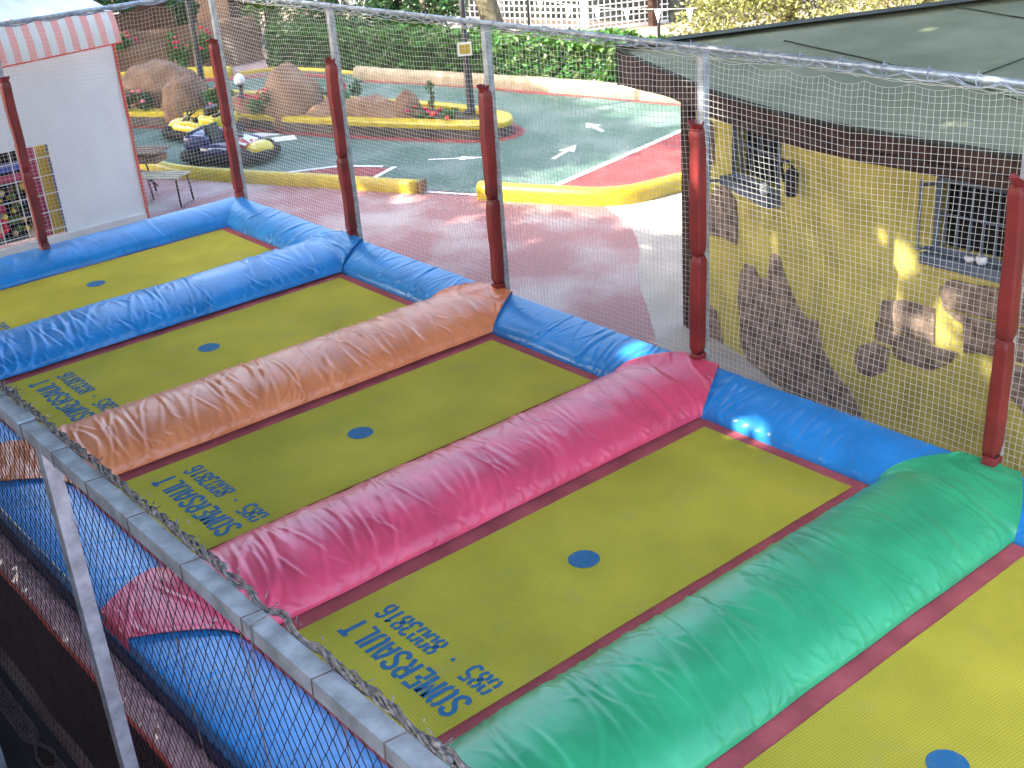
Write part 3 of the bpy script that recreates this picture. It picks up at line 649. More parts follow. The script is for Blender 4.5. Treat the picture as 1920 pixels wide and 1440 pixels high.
# ------------------------------------------------------------------ karts
def kart(loc, rz, label, body, nose, s=1.0):
    o = empty('go_kart', loc, rz); o.scale = (s, s, s); tag(o, label, 'go-kart', 'electric karts on the track')
    # rubber bumper ring
    ring_ = [(.78*math.copysign(abs(math.cos(a))**.5, math.cos(a)), .46*math.copysign(abs(math.sin(a))**.5, math.sin(a)), .13) for a in [2*math.pi*k/32 for k in range(33)]]
    MB().tube(ring_, .085, 8, False).build('bumper', M['rubber'], o, True)
    MB().box((0, 0, .10), (1.40, .78, .06)).build('floor_pan', M['black_metal'], o)
    def shell(c, r, m, nm, f=None):
        return MB().ell(c, r, 22, 14, f).build(nm, m, o, True)
    shell((.60, 0, .20), (.24, .30, .14), nose, 'nose', lambda d: 1-.25*max(0, d.x)*abs(d.y))
    sq = lambda d: 1/max(.3, (abs(d.x)**4+abs(d.y)**4+abs(d.z)**4)**.25)
    shell((-.50, 0, .30), (.20, .30, .20), body, 'engine_cover', lambda d: sq(d)*(1-.2*max(0, d.z)*max(0, d.x)))
    for q in (-1, 1): shell((-.46, q*.27, .36), (.24, .09, .13), body, 'fender', sq)
    MB().box((-.62, 0, .50), (.05, .60, .05)).box((-.60, -.24, .42), (.04, .04, .16)).box((-.60, .24, .42), (.04, .04, .16)).build('roll_bar', M['black_metal'], o)
    MB().box((.70, 0, .17), (.10, .56, .05)).build('front_lip', M['white_gloss'], o)
    for q in (-1, 1): MB().box((.04, q*.455, .29), (.34, .02, .05)).build('side_stripe', M['white_gloss'], o)
    for q in (-1, 1):
        shell((.04, q*.36, .24), (.42, .12, .14), body, 'side_pod')
        for x in (.52, -.48):
            w = MB().lathe((0, 0, -.07), [(.06, 0), (.125, .01), (.135, .03), (.135, .11), (.125, .13), (.06, .14)], 16).build('wheel', M['rubber'], o, True)
            w.rotation_euler = (R(90), 0, 0); w.location = (x, q*.40, .135)
    mb = MB().box((-.12, 0, .24), (.36, .34, .10)).box((-.28, 0, .44), (.08, .34, .36), ry=R(-14)); mb.build('seat', M['black_metal'], o)
    w = MB().tube([(0, .13*math.cos(a), .13*math.sin(a)) for a in [2*math.pi*k/16 for k in range(17)]], .016, 6, False).tube([(0, -.12, 0), (0, .12, 0)], .012, 5).build('steering_wheel', M['black_metal'], o, True)
    w.location = (.20, 0, .52); w.rotation_euler = (0, R(-35), 0)
    MB().tube([(.20, 0, .52), (.42, 0, .22)], .018, 6).build('steering_column', M['black_metal'], o)
    MB().box((.40, 0, .36), (.16, .20, .015), ry=R(35)).build('number_plate', M['white_gloss'], o)
    return o
kart((-9.95, 6.12, .01), R(200), 'glossy yellow kart parked against the planter rim', M['plastic_yellow'], M['plastic_yellow'], 1.0)
k2 = kart((-7.72, 5.55, .01), R(32), 'navy blue kart with red and white trim and a yellow nose, nearest the camera', M['plastic_navy'], M['plastic_yellow'], 1.06)
MB().box((.30, -.20, .345), (.30, .08, .02), ry=R(15)).box((.30, .20, .345), (.30, .08, .02), ry=R(15)).build('white_stripes', M['white_gloss'], k2)
MB().ell((.30, 0, .27), (.20, .26, .11), 14, 8).build('red_cowl', M['plastic_red'], k2, True)

# ------------------------------------------------------------------ yellow house
W = [(4.1, 5.1), (5.1, 4.8), (5.9, 4.45), (6.7, 4.22), (7.6, 4.12), (14, 4.0)]
WS = [0]
for a, b in zip(W[:-1], W[1:]): WS.append(WS[-1]+math.dist(a, b))
def wpt(s, z, d=0.0):
    s = max(-.5, s); i = 0
    while i < len(W)-2 and s > WS[i+1]: i += 1
    a, b = W[i], W[i+1]; t = (s-WS[i])/(WS[i+1]-WS[i]); e = Vector((b[0]-a[0], b[1]-a[1])).normalized()
    # smooth normal near the bends
    nx, ny_ = e.y, -e.x
    return Vector((a[0]+(b[0]-a[0])*t+nx*d, a[1]+(b[1]-a[1])*t+ny_*d, z))
hs = empty('yellow_house', (4.1, 5.1, 0)); tag(hs, 'yellow plastered house with false stone patches, barred windows and a mossy green roof', 'house')
HO = Vector((4.1, 5.1, 0))
HW = 2.72
ops = [(.78, 1.68, 1.93, 2.60), (3.66, 4.45, 1.93, 2.52)]
ss = sorted(set([round(x, 4) for x in WS+[o for q in ops for o in q[:2]]])); zs = sorted(set([0, HW]+[o for q in ops for o in q[2:]]))
ss = sorted(set(ss+[round(x, 3) for x in np.arange(.2, 9, .2)])); ss = [x for i, x in enumerate(ss) if i == 0 or x-ss[i-1] > 1e-3]
mb = MB()
for s0, s1 in zip(ss[:-1], ss[1:]):
    for z0, z1 in zip(zs[:-1], zs[1:]):
        sm, zm = (s0+s1)/2, (z0+z1)/2
        if any(q[0] < sm < q[1] and q[2] < zm < q[3] for q in ops): continue
        mb.add([wpt(s0, z0)-HO, wpt(s1, z0)-HO, wpt(s1, z1)-HO, wpt(s0, z1)-HO], [(0, 1, 2, 3)])
for q in ops:      # reveals
    a, b, c, d = q
    for (s0, z0, s1, z1) in ((a, c, b, c), (a, d, b, d), (a, c, a, d), (b, c, b, d)):
        mb.add([wpt(s0, z0)-HO, wpt(s1, z1)-HO, wpt(s1, z1, -.16)-HO, wpt(s0, z0, -.16)-HO], [(0, 1, 2, 3)])
wl = mb.build('wall', M['plaster'], hs)
MB().prism([(-.02, .02), (1.0, .2), (1.6, 4.2), (1.3, 4.2)], 0, HW).build('side_wall', M['plaster'], hs)
# corner column and lower plinth post
MB().box((-.03, -.02, 1.36), (.13, .15, 2.72), rz=-.3).build('corner_post', M['wood_dark'], hs)
# false stone patches
def relief(poly, name='stone_patch', d=.035):
    bm = bmesh.new(); vs_ = [bm.verts.new((s, z, 0)) for s, z in poly]; bm.faces.new(vs_)
    g = [x for x in WS if min(p[0] for p in poly) < x < max(p[0] for p in poly)]
    for c, nn in [((x, 0, 0), (1, 0, 0)) for x in g]+[((x, 0, 0), (1, 0, 0)) for x in np.arange(.13, 5, .13)]+[((0, z, 0), (0, 1, 0)) for z in np.arange(-.5, 3, .13)]:
        bmesh.ops.bisect_plane(bm, geom=bm.verts[:]+bm.edges[:]+bm.faces[:], plane_co=c, plane_no=nn, dist=1e-4)
    be = [e for e in bm.edges if len(e.link_faces) == 1]; bv = set(v for e in be for v in e.verts)
    ret = bmesh.ops.extrude_edge_only(bm, edges=be)
    low = set(v for v in ret['geom'] if isinstance(v, bmesh.types.BMVert))
    for v in bm.verts:
        s, z = v.co.x, v.co.y
        if v in low: dd = .001
        elif v in bv: dd = d*.6
        else: dd = d*(1+.8*float(vnoise(s*9, z*9)))
        p = wpt(s, max(z, -.02), dd)-HO; v.co = p
    me = bpy.data.meshes.new(name); bm.to_mesh(me); bm.free(); me.materials.append(M['stone'])
    o = bpy.data.objects.new(name, me); C.objects.link(o); o.parent = hs; return o
relief([(0.48, 1.74), (0.66, 1.77), (0.83, 1.67), (0.87, 1.46), (0.84, 1.2), (0.59, 1.22), (0.35, 1.17), (0.25, 1.3), (0.37, 1.6)][::-1])
relief([(0.93, 0.91), (1.02, 1.05), (1.18, 1.07), (1.31, 1.0), (1.51, 1.05), (1.56, 1.29), (1.63, 1.35), (1.73, 1.34), (1.89, 1.13), (2.12, 0.91), (2.23, 0.88), (2.38, 0.91), (2.4, 0.83), (2.45, 0.68), (2.6, 0.53), (2.86, 0.39), (3.04, 0.17), (3.1, 0), (1.1, 0), (0.96, 0.1), (0.9, 0.69)][::-1])
relief([(0.27, 0.37), (0.44, 0.35), (0.55, 0.15), (0.59, 0.0), (0.2, 0)][::-1])
relief([(3.18, 1.35), (3.4, 1.42), (3.71, 1.43), (3.73, 1.12), (3.53, 1.10), (3.14, 1.16)][::-1])
relief([(3.12, 1.14), (3.53, 1.085), (3.95, 1.10), (3.90, 1.0), (3.72, .98), (3.36, .98), (3.12, .96)][::-1])
relief([(3.30, .96), (3.72, .965), (3.87, .97), (3.72, 0.87), (3.53, 0.86), (3.36, 0.87)][::-1])
relief([(3.28, 0.93), (3.25, 0.7), (3.11, 0.6), (2.96, 0.6), (2.91, 0.71), (2.94, 0.85), (3.11, 0.94)][::-1])
relief([(3.74, 1.61), (3.82, 1.71), (4.01, 1.72), (4.6, 1.77), (4.7, 1.5), (4.01, 1.46), (3.79, 1.46)][::-1])
relief([(3.80, 1.44), (4.01, 1.44), (4.7, 1.48), (4.75, 1.2), (4.16, 1.16), (4.01, 1.12), (3.98, 1.36)][::-1])
relief([(4.4, 1.15), (4.9, 1.12), (5.1, .8), (4.6, .75), (4.35, .95)][::-1])
relief([(0.26, 2.4), (0.42, 2.36), (0.42, 1.98), (0.3, 1.9), (0.2, 2.0)][::-1])
# windows
for (a, b, c, d), nb in zip(ops, (5, 7)):
    f = MB()
    for s0, z0, s1, z1, w in ((a, c, b, c, .05), (a, d, b, d, .05), (a, c, a, d, .05), (b, c, b, d, .05)):
        f.tube([wpt(s0, z0, .0)-HO, wpt((s0+s1)/2, (z0+z1)/2, .0)-HO, wpt(s1, z1, .0)-HO], .03, 4)
    w_ = f.build('window', M['iron_blue'], hs)
    MB().add([wpt(a, c, -.15)-HO, wpt(b, c, -.15)-HO, wpt(b, d, -.15)-HO, wpt(a, d, -.15)-HO], [(0, 1, 2, 3)]).build('pane', M['dark'], w_)
    g = MB()
    for k in range(nb):
        s = a+(b-a)*(k+.5)/nb; g.tube([wpt(s, c, -.03)-HO, wpt(s, d, -.03)-HO], .011, 6)
    g.tube([wpt(a, (c+d)/2, -.03)-HO, wpt(b, (c+d)/2, -.03)-HO], .011, 6)
    g.build('bars', M['iron_blue'], w_)
    sl = MB(); p0, p1 = wpt(a-.04, c-.05, .06)-HO, wpt(b+.04, c-.05, .06)-HO; mid = (p0+p1)/2
    sl.box(mid, ((p1-p0).length, .16, .09), rz=math.atan2(p1.y-p0.y, p1.x-p0.x)); sl.build('sill', M['iron_blue'], w_)
# open shutter frames of the second window
sh = MB()
for z in (1.95, 2.48): sh.tube([wpt(3.66, z, .02)-HO, wpt(3.60, z, .12)-HO], .014, 4)
for d_ in (.02, .12): sh.tube([wpt(3.66-.08*(d_ > .1), 1.93, d_)-HO, wpt(3.66-.08*(d_ > .1), 2.52, d_)-HO], .016, 4)
sh.build('shutter', M['iron_blue'], hs)
sh = MB()
for z in (1.88, 2.58): sh.tube([wpt(.78, z, .02)-HO, wpt(.70, z, .24)-HO], .014, 4)
sh.tube([wpt(.70, 1.86, .24)-HO, wpt(.70, 2.60, .24)-HO], .016, 4).build('shutter', M['iron_blue'], hs)
# lantern on a bracket
ln = empty('wall_lantern', tuple(wpt(1.85, 2.15, .04))); tag(ln, 'black box lantern on a curved bracket on the yellow house wall', 'wall lantern')
MB().tube([(0, 0, -.03), (-.02, -.03, .12), (.05, -.10, .20), (.16, -.14, .20), (.20, -.15, .16)], .018, 6).build('bracket', M['black_metal'], ln, True)
MB().lathe((.20, -.15, -.10), [(.045, 0), (.06, .03), (.065, .22), (.03, .26)], 8).build('lamp_body', M['black_metal'], ln)
glare = MB().lathe((0, 0, 0), [(.035, 0), (.045, .02), (.045, .08), (.025, .11)], 12).build('glare_solid', M['white_gloss'], None, True); glare.location = wpt(1.55, 1.93, .09); tag(glare, 'white solid standing in for glare on the first window sill of the yellow house', 'glare')  # bright window glare built as a small white solid
for k, (s, c_) in enumerate(((4.12, 'small white cup on the second window sill, next to the padded post'), (4.02, 'small white dish on the second window sill, left of the cup'))):
    j = MB().lathe((0, 0, 0), [(.03, 0), (.045, .02), (.045, .06-.02*k)], 10).build('cup', M['white_gloss'], None, True); j.location = wpt(s, 1.925, .07); tag(j, c_, 'cup')
# roof: ruled surface from curved eave to the verge line
eave = [(3.02, 5.10), (3.6, 4.80), (4.21, 4.52), (5.26, 4.05), (5.9, 3.80), (6.6, 3.62), (7.3, 3.54), (8.6, 3.50), (11, 3.46), (15, 3.42)]
EA = [Vector((x, y, 2.98)) for x, y in eave]
A0 = Vector((3.02, 5.10, 2.98)); VD = Vector((5.66, 7.04, 3.30))-A0
VE = [A0+VD*t for t in (0.06, .5, 1.0, 1.6, 2.1, 2.6, 3.0, 3.6, 4.3, 5.2)]
G = np.zeros((61, 41, 3))
def lerp_list(Ls, t):
    t = t*(len(Ls)-1); i = min(int(t), len(Ls)-2); return Ls[i].lerp(Ls[i+1], t-i)
for i in range(61):
    a, b = lerp_list(EA, i/60), lerp_list(VE, i/60)
    for j in range(41):
        p = a.lerp(b, j/40); G[i, j] = (p.x-HO.x, p.y-HO.y, p.z+.05*float(vnoise(p.x*1.3, p.y*1.3))*min(1, j/6))
rf = grid_obj('roof', G, M['roof'], hs)
# fascia below the eave, dark verge strip, soffit
fa = MB()
for i in range(60):
    a, b = lerp_list(EA, i/60)-HO, lerp_list(EA, (i+1)/60)-HO
    ti, tj = i/60, (i+1)/60
    dz = lambda t: .40-.24*min(1, t/.42)
    fa.add([a+Vector((0, .02, -dz(ti))), b+Vector((0, .02, -dz(tj))), b+Vector((0, -.012, -.005)), a+Vector((0, -.012, -.005))], [(0, 1, 2, 3)])
fa.build('fascia', M['wood_dark'], hs)
e1 = MB(); e2 = MB(); so = MB()
for i in range(60):
    a, b = lerp_list(EA, i/60)-HO, lerp_list(EA, (i+1)/60)-HO
    e2.tube([a+Vector((0, -.02, .0)), b+Vector((0, -.02, .0))], .022, 5, False)
    so.add([a+Vector((0, .03, -.16)), b+Vector((0, .03, -.16)), b+Vector((.25, 1.6, -.16)), a+Vector((.25, 1.6, -.16))], [(0, 1, 2, 3)])
e2.build('eave_flashing', M['roof_dark'], hs); so.build('soffit', M['wood_dark'], hs)
MB().tube([p-HO+Vector((0, -.25, -.22)) for p in [lerp_list(EA, t/60)+Vector((0, .3, 0)) for t in range(0, 61, 2)]], .05, 6).build('eave_beam', M['wood_dark'], hs)
vs0 = [p-HO for p in VE]
mb = MB()
for a, b in zip([A0-HO]+vs0[:-1], vs0): mb.add([a+Vector((-.10, .05, -.42)), b+Vector((-.10, .05, -.42)), b+Vector((-.10, .05, .03)), a+Vector((-.10, .05, .03))], [(0, 1, 2, 3)]).add([a+Vector((-.10, .05, .03)), b+Vector((-.10, .05, .03)), b+Vector((.14, -.12, .045)), a+Vector((.14, -.12, .045))], [(0, 1, 2, 3)])
mb.build('verge_board', M['roof_dark'], hs)
def roof_pt(i, j):
    i = min(max(i, 0), 60); j = min(max(j, 0), 40); return Vector(G[int(i), int(j)])+Vector((0, 0, .012))
mb = MB()
XY = G.reshape(-1, 3)
def on_roof(x, y):
    q = XY[np.argmin((XY[:, 0]+HO.x-x)**2+(XY[:, 1]+HO.y-y)**2)]; return Vector((x-HO.x, y-HO.y, q[2]+.006))
for seam in ([(4.9, 5.55), (7.37, 4.70), (9.5, 3.9)], [(7.37, 4.70), (7.9, 8.3)], [(5.87, 7.0), (8.6, 6.0), (11, 5.2)], [(10.0, 3.6), (10.6, 8)]):
    pts = []
    for a, b in zip(seam[:-1], seam[1:]):
        for k in range(24): pts.append(on_roof(a[0]+(b[0]-a[0])*k/24, a[1]+(b[1]-a[1])*k/24))
    for _ in range(4): pts = [pts[0]]+[(pts[i-1]+pts[i]*2+pts[i+1])/4 for i in range(1, len(pts)-1)]+[pts[-1]]
    mb.tube(pts, .007, 4)
mb.build('roof_seams', M['roof_dark'], hs)

# ------------------------------------------------------------------ trampolines
P = 2.6
MX = [-.10, 2.60, 5.2, 7.8, 10.4]
GL = {
 'S': [[(.95,1.25),(.85,1.5),(.6,1.6),(.35,1.6),(.12,1.45),(.1,1.15),(.3,.92),(.7,.7),(.9,.45),(.85,.15),(.6,0),(.35,0),(.12,.12),(.05,.35)]],
 'O': [[(.40,0),(.2,.08),(.1,.3),(.1,1.3),(.2,1.52),(.40,1.6)], [(.60,0),(.8,.08),(.9,.3),(.9,1.3),(.8,1.52),(.60,1.6)]],
 'M': [[(.08,0),(.08,1.6)], [(.2,1.6),(.5,.6),(.8,1.6)], [(.92,0),(.92,1.6)]],
 'E': [[(.92,1.6),(.12,1.6),(.12,.92)], [(.12,.70),(.12,0),(.92,0)], [(.30,.81),(.75,.81)]],
 'R': [[(.1,0),(.1,1.6)], [(.28,1.6),(.7,1.6),(.9,1.4),(.9,1.05),(.7,.85),(.28,.85)], [(.52,.66),(.92,0)]],
 'A': [[(.08,0),(.14,.9),(.38,1.6)], [(.92,0),(.86,.9),(.62,1.6)], [(.34,.5),(.66,.5)]],
 'U': [[(.1,1.6),(.1,.25),(.22,.04),(.41,0)], [(.9,1.6),(.9,.25),(.78,.04),(.59,0)]],
 'L': [[(.12,1.6),(.12,0),(.85,0)]],
 'T': [[(.5,0),(.5,1.42)], [(.0,1.55),(1,1.55)]],
 '8': [[(.40,1.6),(.18,1.52),(.08,1.25),(.16,1.0)], [(.60,1.6),(.82,1.52),(.92,1.25),(.84,1.0)], [(.40,0),(.18,.08),(.08,.35),(.16,.62)], [(.60,0),(.82,.08),(.92,.35),(.84,.62)], [(.28,1.0),(.72,.62)], [(.72,1.0),(.56,.86)], [(.44,.76),(.28,.62)]],
 '5': [[(.9,1.6),(.15,1.6),(.12,1.05)], [(.28,1.02),(.65,1.02),(.9,.8),(.9,.3),(.7,0),(.35,0),(.08,.2)]],
 '3': [[(.08,1.4),(.3,1.6),(.65,1.6),(.88,1.4),(.85,1.05),(.6,.88)], [(.6,.74),(.88,.56),(.9,.25),(.65,0),(.3,0),(.08,.2)]],
 '1': [[(.2,1.25),(.55,1.6),(.55,0)]],
 '6': [[(.88,1.3),(.7,1.6),(.3,1.6),(.1,1.3),(.1,.3),(.3,0),(.40,0)], [(.60,0),(.88,.2),(.9,.6),(.7,.85),(.32,.85)]],
 '-': [[(.3,.8),(.72,.8)]],
}
GL['0'] = [[(.40,0),(.2,.08),(.1,.3),(.1,.72)], [(.1,.9),(.1,1.3),(.2,1.52),(.40,1.6)], [(.60,0),(.8,.08),(.9,.3),(.9,.72)], [(.9,.9),(.9,1.3),(.8,1.52),(.60,1.6)]]
def stencil(mb, text, x0, pitch, cw, ybase, ch, z, th):
    for i, c in enumerate(text):
        for st_ in GL.get(c, []):
            pts = [Vector((x0-(i*pitch+u*cw), ybase-v/1.6*ch)) for u, v in st_]
            l, r = [], []
            for k, p in enumerate(pts):
                a = pts[max(k-1, 0)]; b = pts[min(k+1, len(pts)-1)]; t = (b-a).normalized(); nn = Vector((-t.y, t.x))
                l.append((p.x+nn.x*th/2, p.y+nn.y*th/2, z)); r.append((p.x-nn.x*th/2, p.y-nn.y*th/2, z))
            n_ = len(pts); mb.add(l+r, [(k, k+1, n_+k+1, n_+k) for k in range(n_-1)])
which = ['farthest trampoline, mostly bare yellow mat beside the blue end pad', 'second trampoline from the far end, between the blue and the orange divider pads',
         'middle trampoline, between the orange and the pink divider pads', 'trampoline between the pink and the green divider pads, its whole lettering in view', 'nearest trampoline, cut by the frame right of the green divider pad']
fx0 = lambda k: MX[k]-1.3 if k else -1.05
for k, mx in enumerate(MX):
    t = empty('trampoline', (mx, 0, 0)); tag(t, which[k], 'trampoline', 'row of yellow trampolines')
    a, b = (-.95 if k == 0 else -1.26), 1.26
    # red border as a frame around the mat opening (steps 8 mm below the mat)
    MB().box(((a+b)/2, 0, .975), (b-a, 4.3, .03)).build('border', M['red_fabric'], t)
    nx_, ny_ = 28, 80; Xg, Yg = np.meshgrid(np.linspace(-.674, .674, nx_), np.linspace(-1.8926, 1.8926, ny_), indexing='ij')
    wob = .005*vnoise(Yg*4+k*7, Xg*0+3)*np.abs(Xg/.674)**6; wob2 = .005*vnoise(Xg*4+k*3, Xg*0+5)*np.abs(Yg/1.89)**10
    Zg = 1.0-.0015*np.cos(Xg/.674*1.5)*np.cos(Yg/1.89*1.5)+.0
    grid_obj('mat', np.stack([Xg+wob*np.sign(Xg), Yg+wob2*np.sign(Yg), Zg], -1), M['woven'], t)
    cd = [(0, 0, 1.0016)]+[(.103*math.cos(2*math.pi*q/40), .103*math.sin(2*math.pi*q/40), 1.0016) for q in range(40)]
    MB().add(cd, [(0, 1+q, 1+(q+1) % 40) for q in range(40)]).build('centre_dot', M['ink'], t)
    mb = MB(); stencil(mb, 'SOMERSAULT', .585, .111, .086, -1.375, .172, 1.0016, .033); mb.build('lettering', M['ink'], t); mb = MB(); stencil(mb, '085 - 8003816', .585, .0835, .066, -1.155, .142, 1.0016, .026)
    mb.build('lettering', M['ink'], t)
    fr = MB()
    for x in (-1.2, 1.2): fr.box((x, 0, .92), (.05, 4.5, .05))
    for y in (-2.3, 2.3): fr.box((0, y, .92), (2.35, .05, .05))
    fr.build('frame', M['galv'], t)
    for x in (-1.2, 1.2):
        for y in (-2.0, 2.0): MB().box((x, y, .45), (.05, .05, .9)).build('leg', M['galv'], t)

# ------------------------------------------------------------------ foam pads
def divider(k, m, label, seed, amp=1.0):
    x0 = P*(k-.5)+(.0 if k else 0)
    nu, nv = 84, 430; th = np.linspace(-math.pi/2, math.pi/2, nu)[:, None]*np.ones((1, nv)); V = np.linspace(-2.69, 2.60, nv)[None, :]*np.ones((nu, 1))
    out_ = np.where(V > 0, 2.46, 2.6); Y = np.clip(V, -2.6, 2.46); over = np.abs(V)-np.abs(Y)
    t = np.clip((np.abs(Y)-2.0)/(out_-2.0), 0, 1)
    w = .505-.31*t**1.25; cx = .07*t
    w = w*(1+.025*vnoise(V*2.3+seed, th*0))
    side = .2*np.sqrt(1-(1-t)**2); ell = .2*np.cos(th)*(1-.75*t)
    kk_ = .03; z = np.where(t > 0, np.log(np.exp(side/kk_)+np.exp(ell/kk_))*kk_-kk_*np.log(2)*np.exp(-np.abs(side-ell)/.02)*0, ell)
    z = np.where(t > 0, np.minimum(z, ell+side), ell)
    s = np.sin(th); X = x0+cx+w*s
    Pp = np.stack([X, Y+np.sign(Y)*over*.15, 1.012+z+.014*np.minimum(1, t*4)-over*1.0], -1)
    A = (th+math.pi/2)/math.pi*1.16
    H = creases(A, V, [(52, (.25, .85), (-30, -2), (.6, 1.3), (.0035*amp, .0085*amp), (.006, .012)), (34, (.1, .9), (-38, 4), (.35, .9), (.003*amp, .008*amp), (.012, .024)), (60, (.15, 1.05), (-65, 45), (.1, .4), (.002*amp, .007*amp), (.006, .012)),
                       (80, (.90, 1.12), (-30, 30), (.08, .24), (.003*amp, .007*amp), (.007, .014)), (45, (.02, .2), (-25, 25), (.08, .2), (.002*amp, .004*amp), (.008, .016))], seed)
    H += .011*vnoise(A*2.5+seed, V*1.6)+.008*vnoise(A*6, V*4+seed)
    edge = np.minimum(1, np.minimum(A, 1.16-A)/.06); H *= edge
    Pd = displaced(Pp, H)
    o = grid_obj('divider_pad', Pd, m); tag(o, label, 'foam pad', 'padded dividers between the trampolines')
    return o
divider(1, M['vinyl_blue'], 'wrinkled bright blue divider pad, second blue bar from the far end', 101, 1.05)
divider(2, M['vinyl_orange'], 'shiny orange divider pad crossing the trampoline row', 202, 1.15)
divider(3, M['vinyl_pink'], 'shiny pink divider pad crossing the trampoline row', 303, 1.0)
divider(4, M['vinyl_green'], 'shiny green divider pad, the nearest and widest', 404, .85)

def side_pad(k, far, label, seed):
    x0, x1 = P*(k-.5), P*(k+.5); inn = 2.0; out_ = 2.45 if far else 2.6
    nu, nv = 62, 210; ph = np.linspace(0, 1, nu)[:, None]*np.ones((1, nv)); V = np.linspace(0, 1, nv)[None, :]*np.ones((nu, 1))
    # profile: quarter bulge then short drop
    a = np.clip(ph/.86, 0, 1)*math.pi/2; dr = np.clip((ph-.86)/.14, 0, 1)
    y = inn+(out_-inn)*(1-np.cos(a))+.015*np.sin(dr*math.pi/2); z = 1.0+.2*np.sin(a)-.012*(1-np.sin(a))-(.13 if far else .11)*dr
    xs = np.full_like(y, x0)
    if k == 0: xs = -.83-(y-inn)*1.0
    X = xs+(x1-xs)*V
    Pp = np.stack([X, y if far else -y, z], -1)
    A = ph*.62; B = X
    H = creases(A, B, [(30, (.05, .5), (-35, 35), (.3, .8), (.002, .006), (.006, .013)), (24, (.02, .45), (-50, 50), (.1, .3), (.001, .003), (.006, .012)), (26, (.0, .1), (-30, 30), (.06, .16), (.0015, .004), (.008, .014))], seed)
    H = H*(1 if far else .5)+.010*vnoise(A*4+seed, B*2.2)
    H *= np.minimum(1, ph/.05)*np.minimum(1, np.minimum(V, 1-V)/.01+.2)
    o = grid_obj('edge_pad', displaced(Pp, H), M['vinyl_blue']); tag(o, label, 'foam pad', 'blue edge pads round the trampolines')
    if not far:   # dark piping band under the outer edge
        MB().box(((x0 if k else -1.4)/2+x1/2, -2.623, 1.055), (x1-(x0 if k else -1.4), .012, .11)).build('piping', M['navy'], o)
    return o
fl = ['blue edge pad behind the farthest trampoline, at the far corner', 'blue edge pad between the blue and orange dividers, under the net', 'blue edge pad between the orange and pink dividers, under the net',
      'blue edge pad between the pink and green dividers, in front of the house', 'blue edge pad right of the green divider at the right edge']
nl = ['near-side blue edge pad of the farthest trampoline, outside the left edge', 'near-side blue edge pad between the blue and orange dividers, behind the black net', 'near-side blue edge pad between the orange and pink dividers, behind the grey fence post',
      'near-side blue edge pad right of the pink divider, behind the black net', 'near-side blue edge pad right of the green divider, below the frame']
for k in range(5):
    side_pad(k, True, fl[k], 500+k); side_pad(k, False, nl[k], 600+k)
# end pad
nu, nv = 62, 330; ph = np.linspace(0, 1, nu)[:, None]*np.ones((1, nv)); V = np.linspace(0, 1, nv)[None, :]*np.ones((nu, 1))
a = np.clip(ph/.86, 0, 1)*math.pi/2; dr = np.clip((ph-.86)/.14, 0, 1)
xo = .5*(1-np.cos(a)); X = -.83-xo-.015*np.sin(dr*math.pi/2); z = 1.0+.2*np.sin(a)-.012*(1-np.sin(a))-.13*dr
Y0 = -2.0-xo*1.2; Y1 = 2.0+xo; Y = Y0+(Y1-Y0)*V
A = ph*.62
H = creases(A, Y, [(40, (.05, .5), (-40, 40), (.2, .5), (.001, .004), (.01, .02)), (40, (.0, .12), (-30, 30), (.06, .16), (.0015, .004), (.008, .014))], 700)+.012*vnoise(A*4, Y*2.5)
H *= np.minimum(1, ph/.05)
tag(grid_obj('edge_pad', displaced(np.stack([X, Y, z], -1), -H*-1), M['vinyl_blue']), 'long blue edge pad closing the far end, in front of the white tent', 'foam pad', 'blue edge pads round the trampolines')

# skirt: crumpled red vinyl hanging from the near edge, then a red tarp to the ground, darkened in colour for shade
nv = 420; nu = 40; U = np.linspace(0, 1, nu)[:, None]*np.ones((1, nv)); X = np.linspace(-1.4, 11.7, nv)[None, :]*np.ones((nu, 1))
Y = -2.635-.17*U; Z = 1.0-.0*U+.03*np.sin(U*3.1)
H = creases(U*.25, X, [(420, (.0, .25), (-60, 60), (.1, .4), (.004, .015), (.009, .02))], 800)+.012*vnoise(U*3, X*5)
sk = grid_obj('vinyl_skirt', np.stack([X, Y, Z+H], -1), M['skirt']); tag(sk, 'crumpled shiny red vinyl flap along the near outer edge of the trampolines', 'vinyl flap')
U = np.linspace(0, 1, 24)[:, None]*np.ones((1, nv)); X = np.linspace(-1.4, 11.7, nv)[None, :]*np.ones((24, 1))
Y = -2.80-.03*U+.025*vnoise(X*2.2, U*1.2)*U; Z = .99-.97*U
tp = grid_obj('side_tarp', np.stack([X, Y, Z], -1), M['tarp_dark']); tag(tp, 'red tarpaulin with shade in its dark colour, hanging below the near edge to the ground', 'tarpaulin')
MB().tube([(-1.4, -2.815, 1.0)]+[(x, -2.815, 1.0+.01*math.sin(x*7)) for x in np.arange(-1, 11.7, .2)], .012, 6).build('hem', M['red_trim'], tp)
sheet('walkway', [(-3, -2.9), (14, -2.9), (14, -4.2), (-3, -4.2)], .006, mat('walkway', (.05, .05, .055), rough=.9, var=.3))

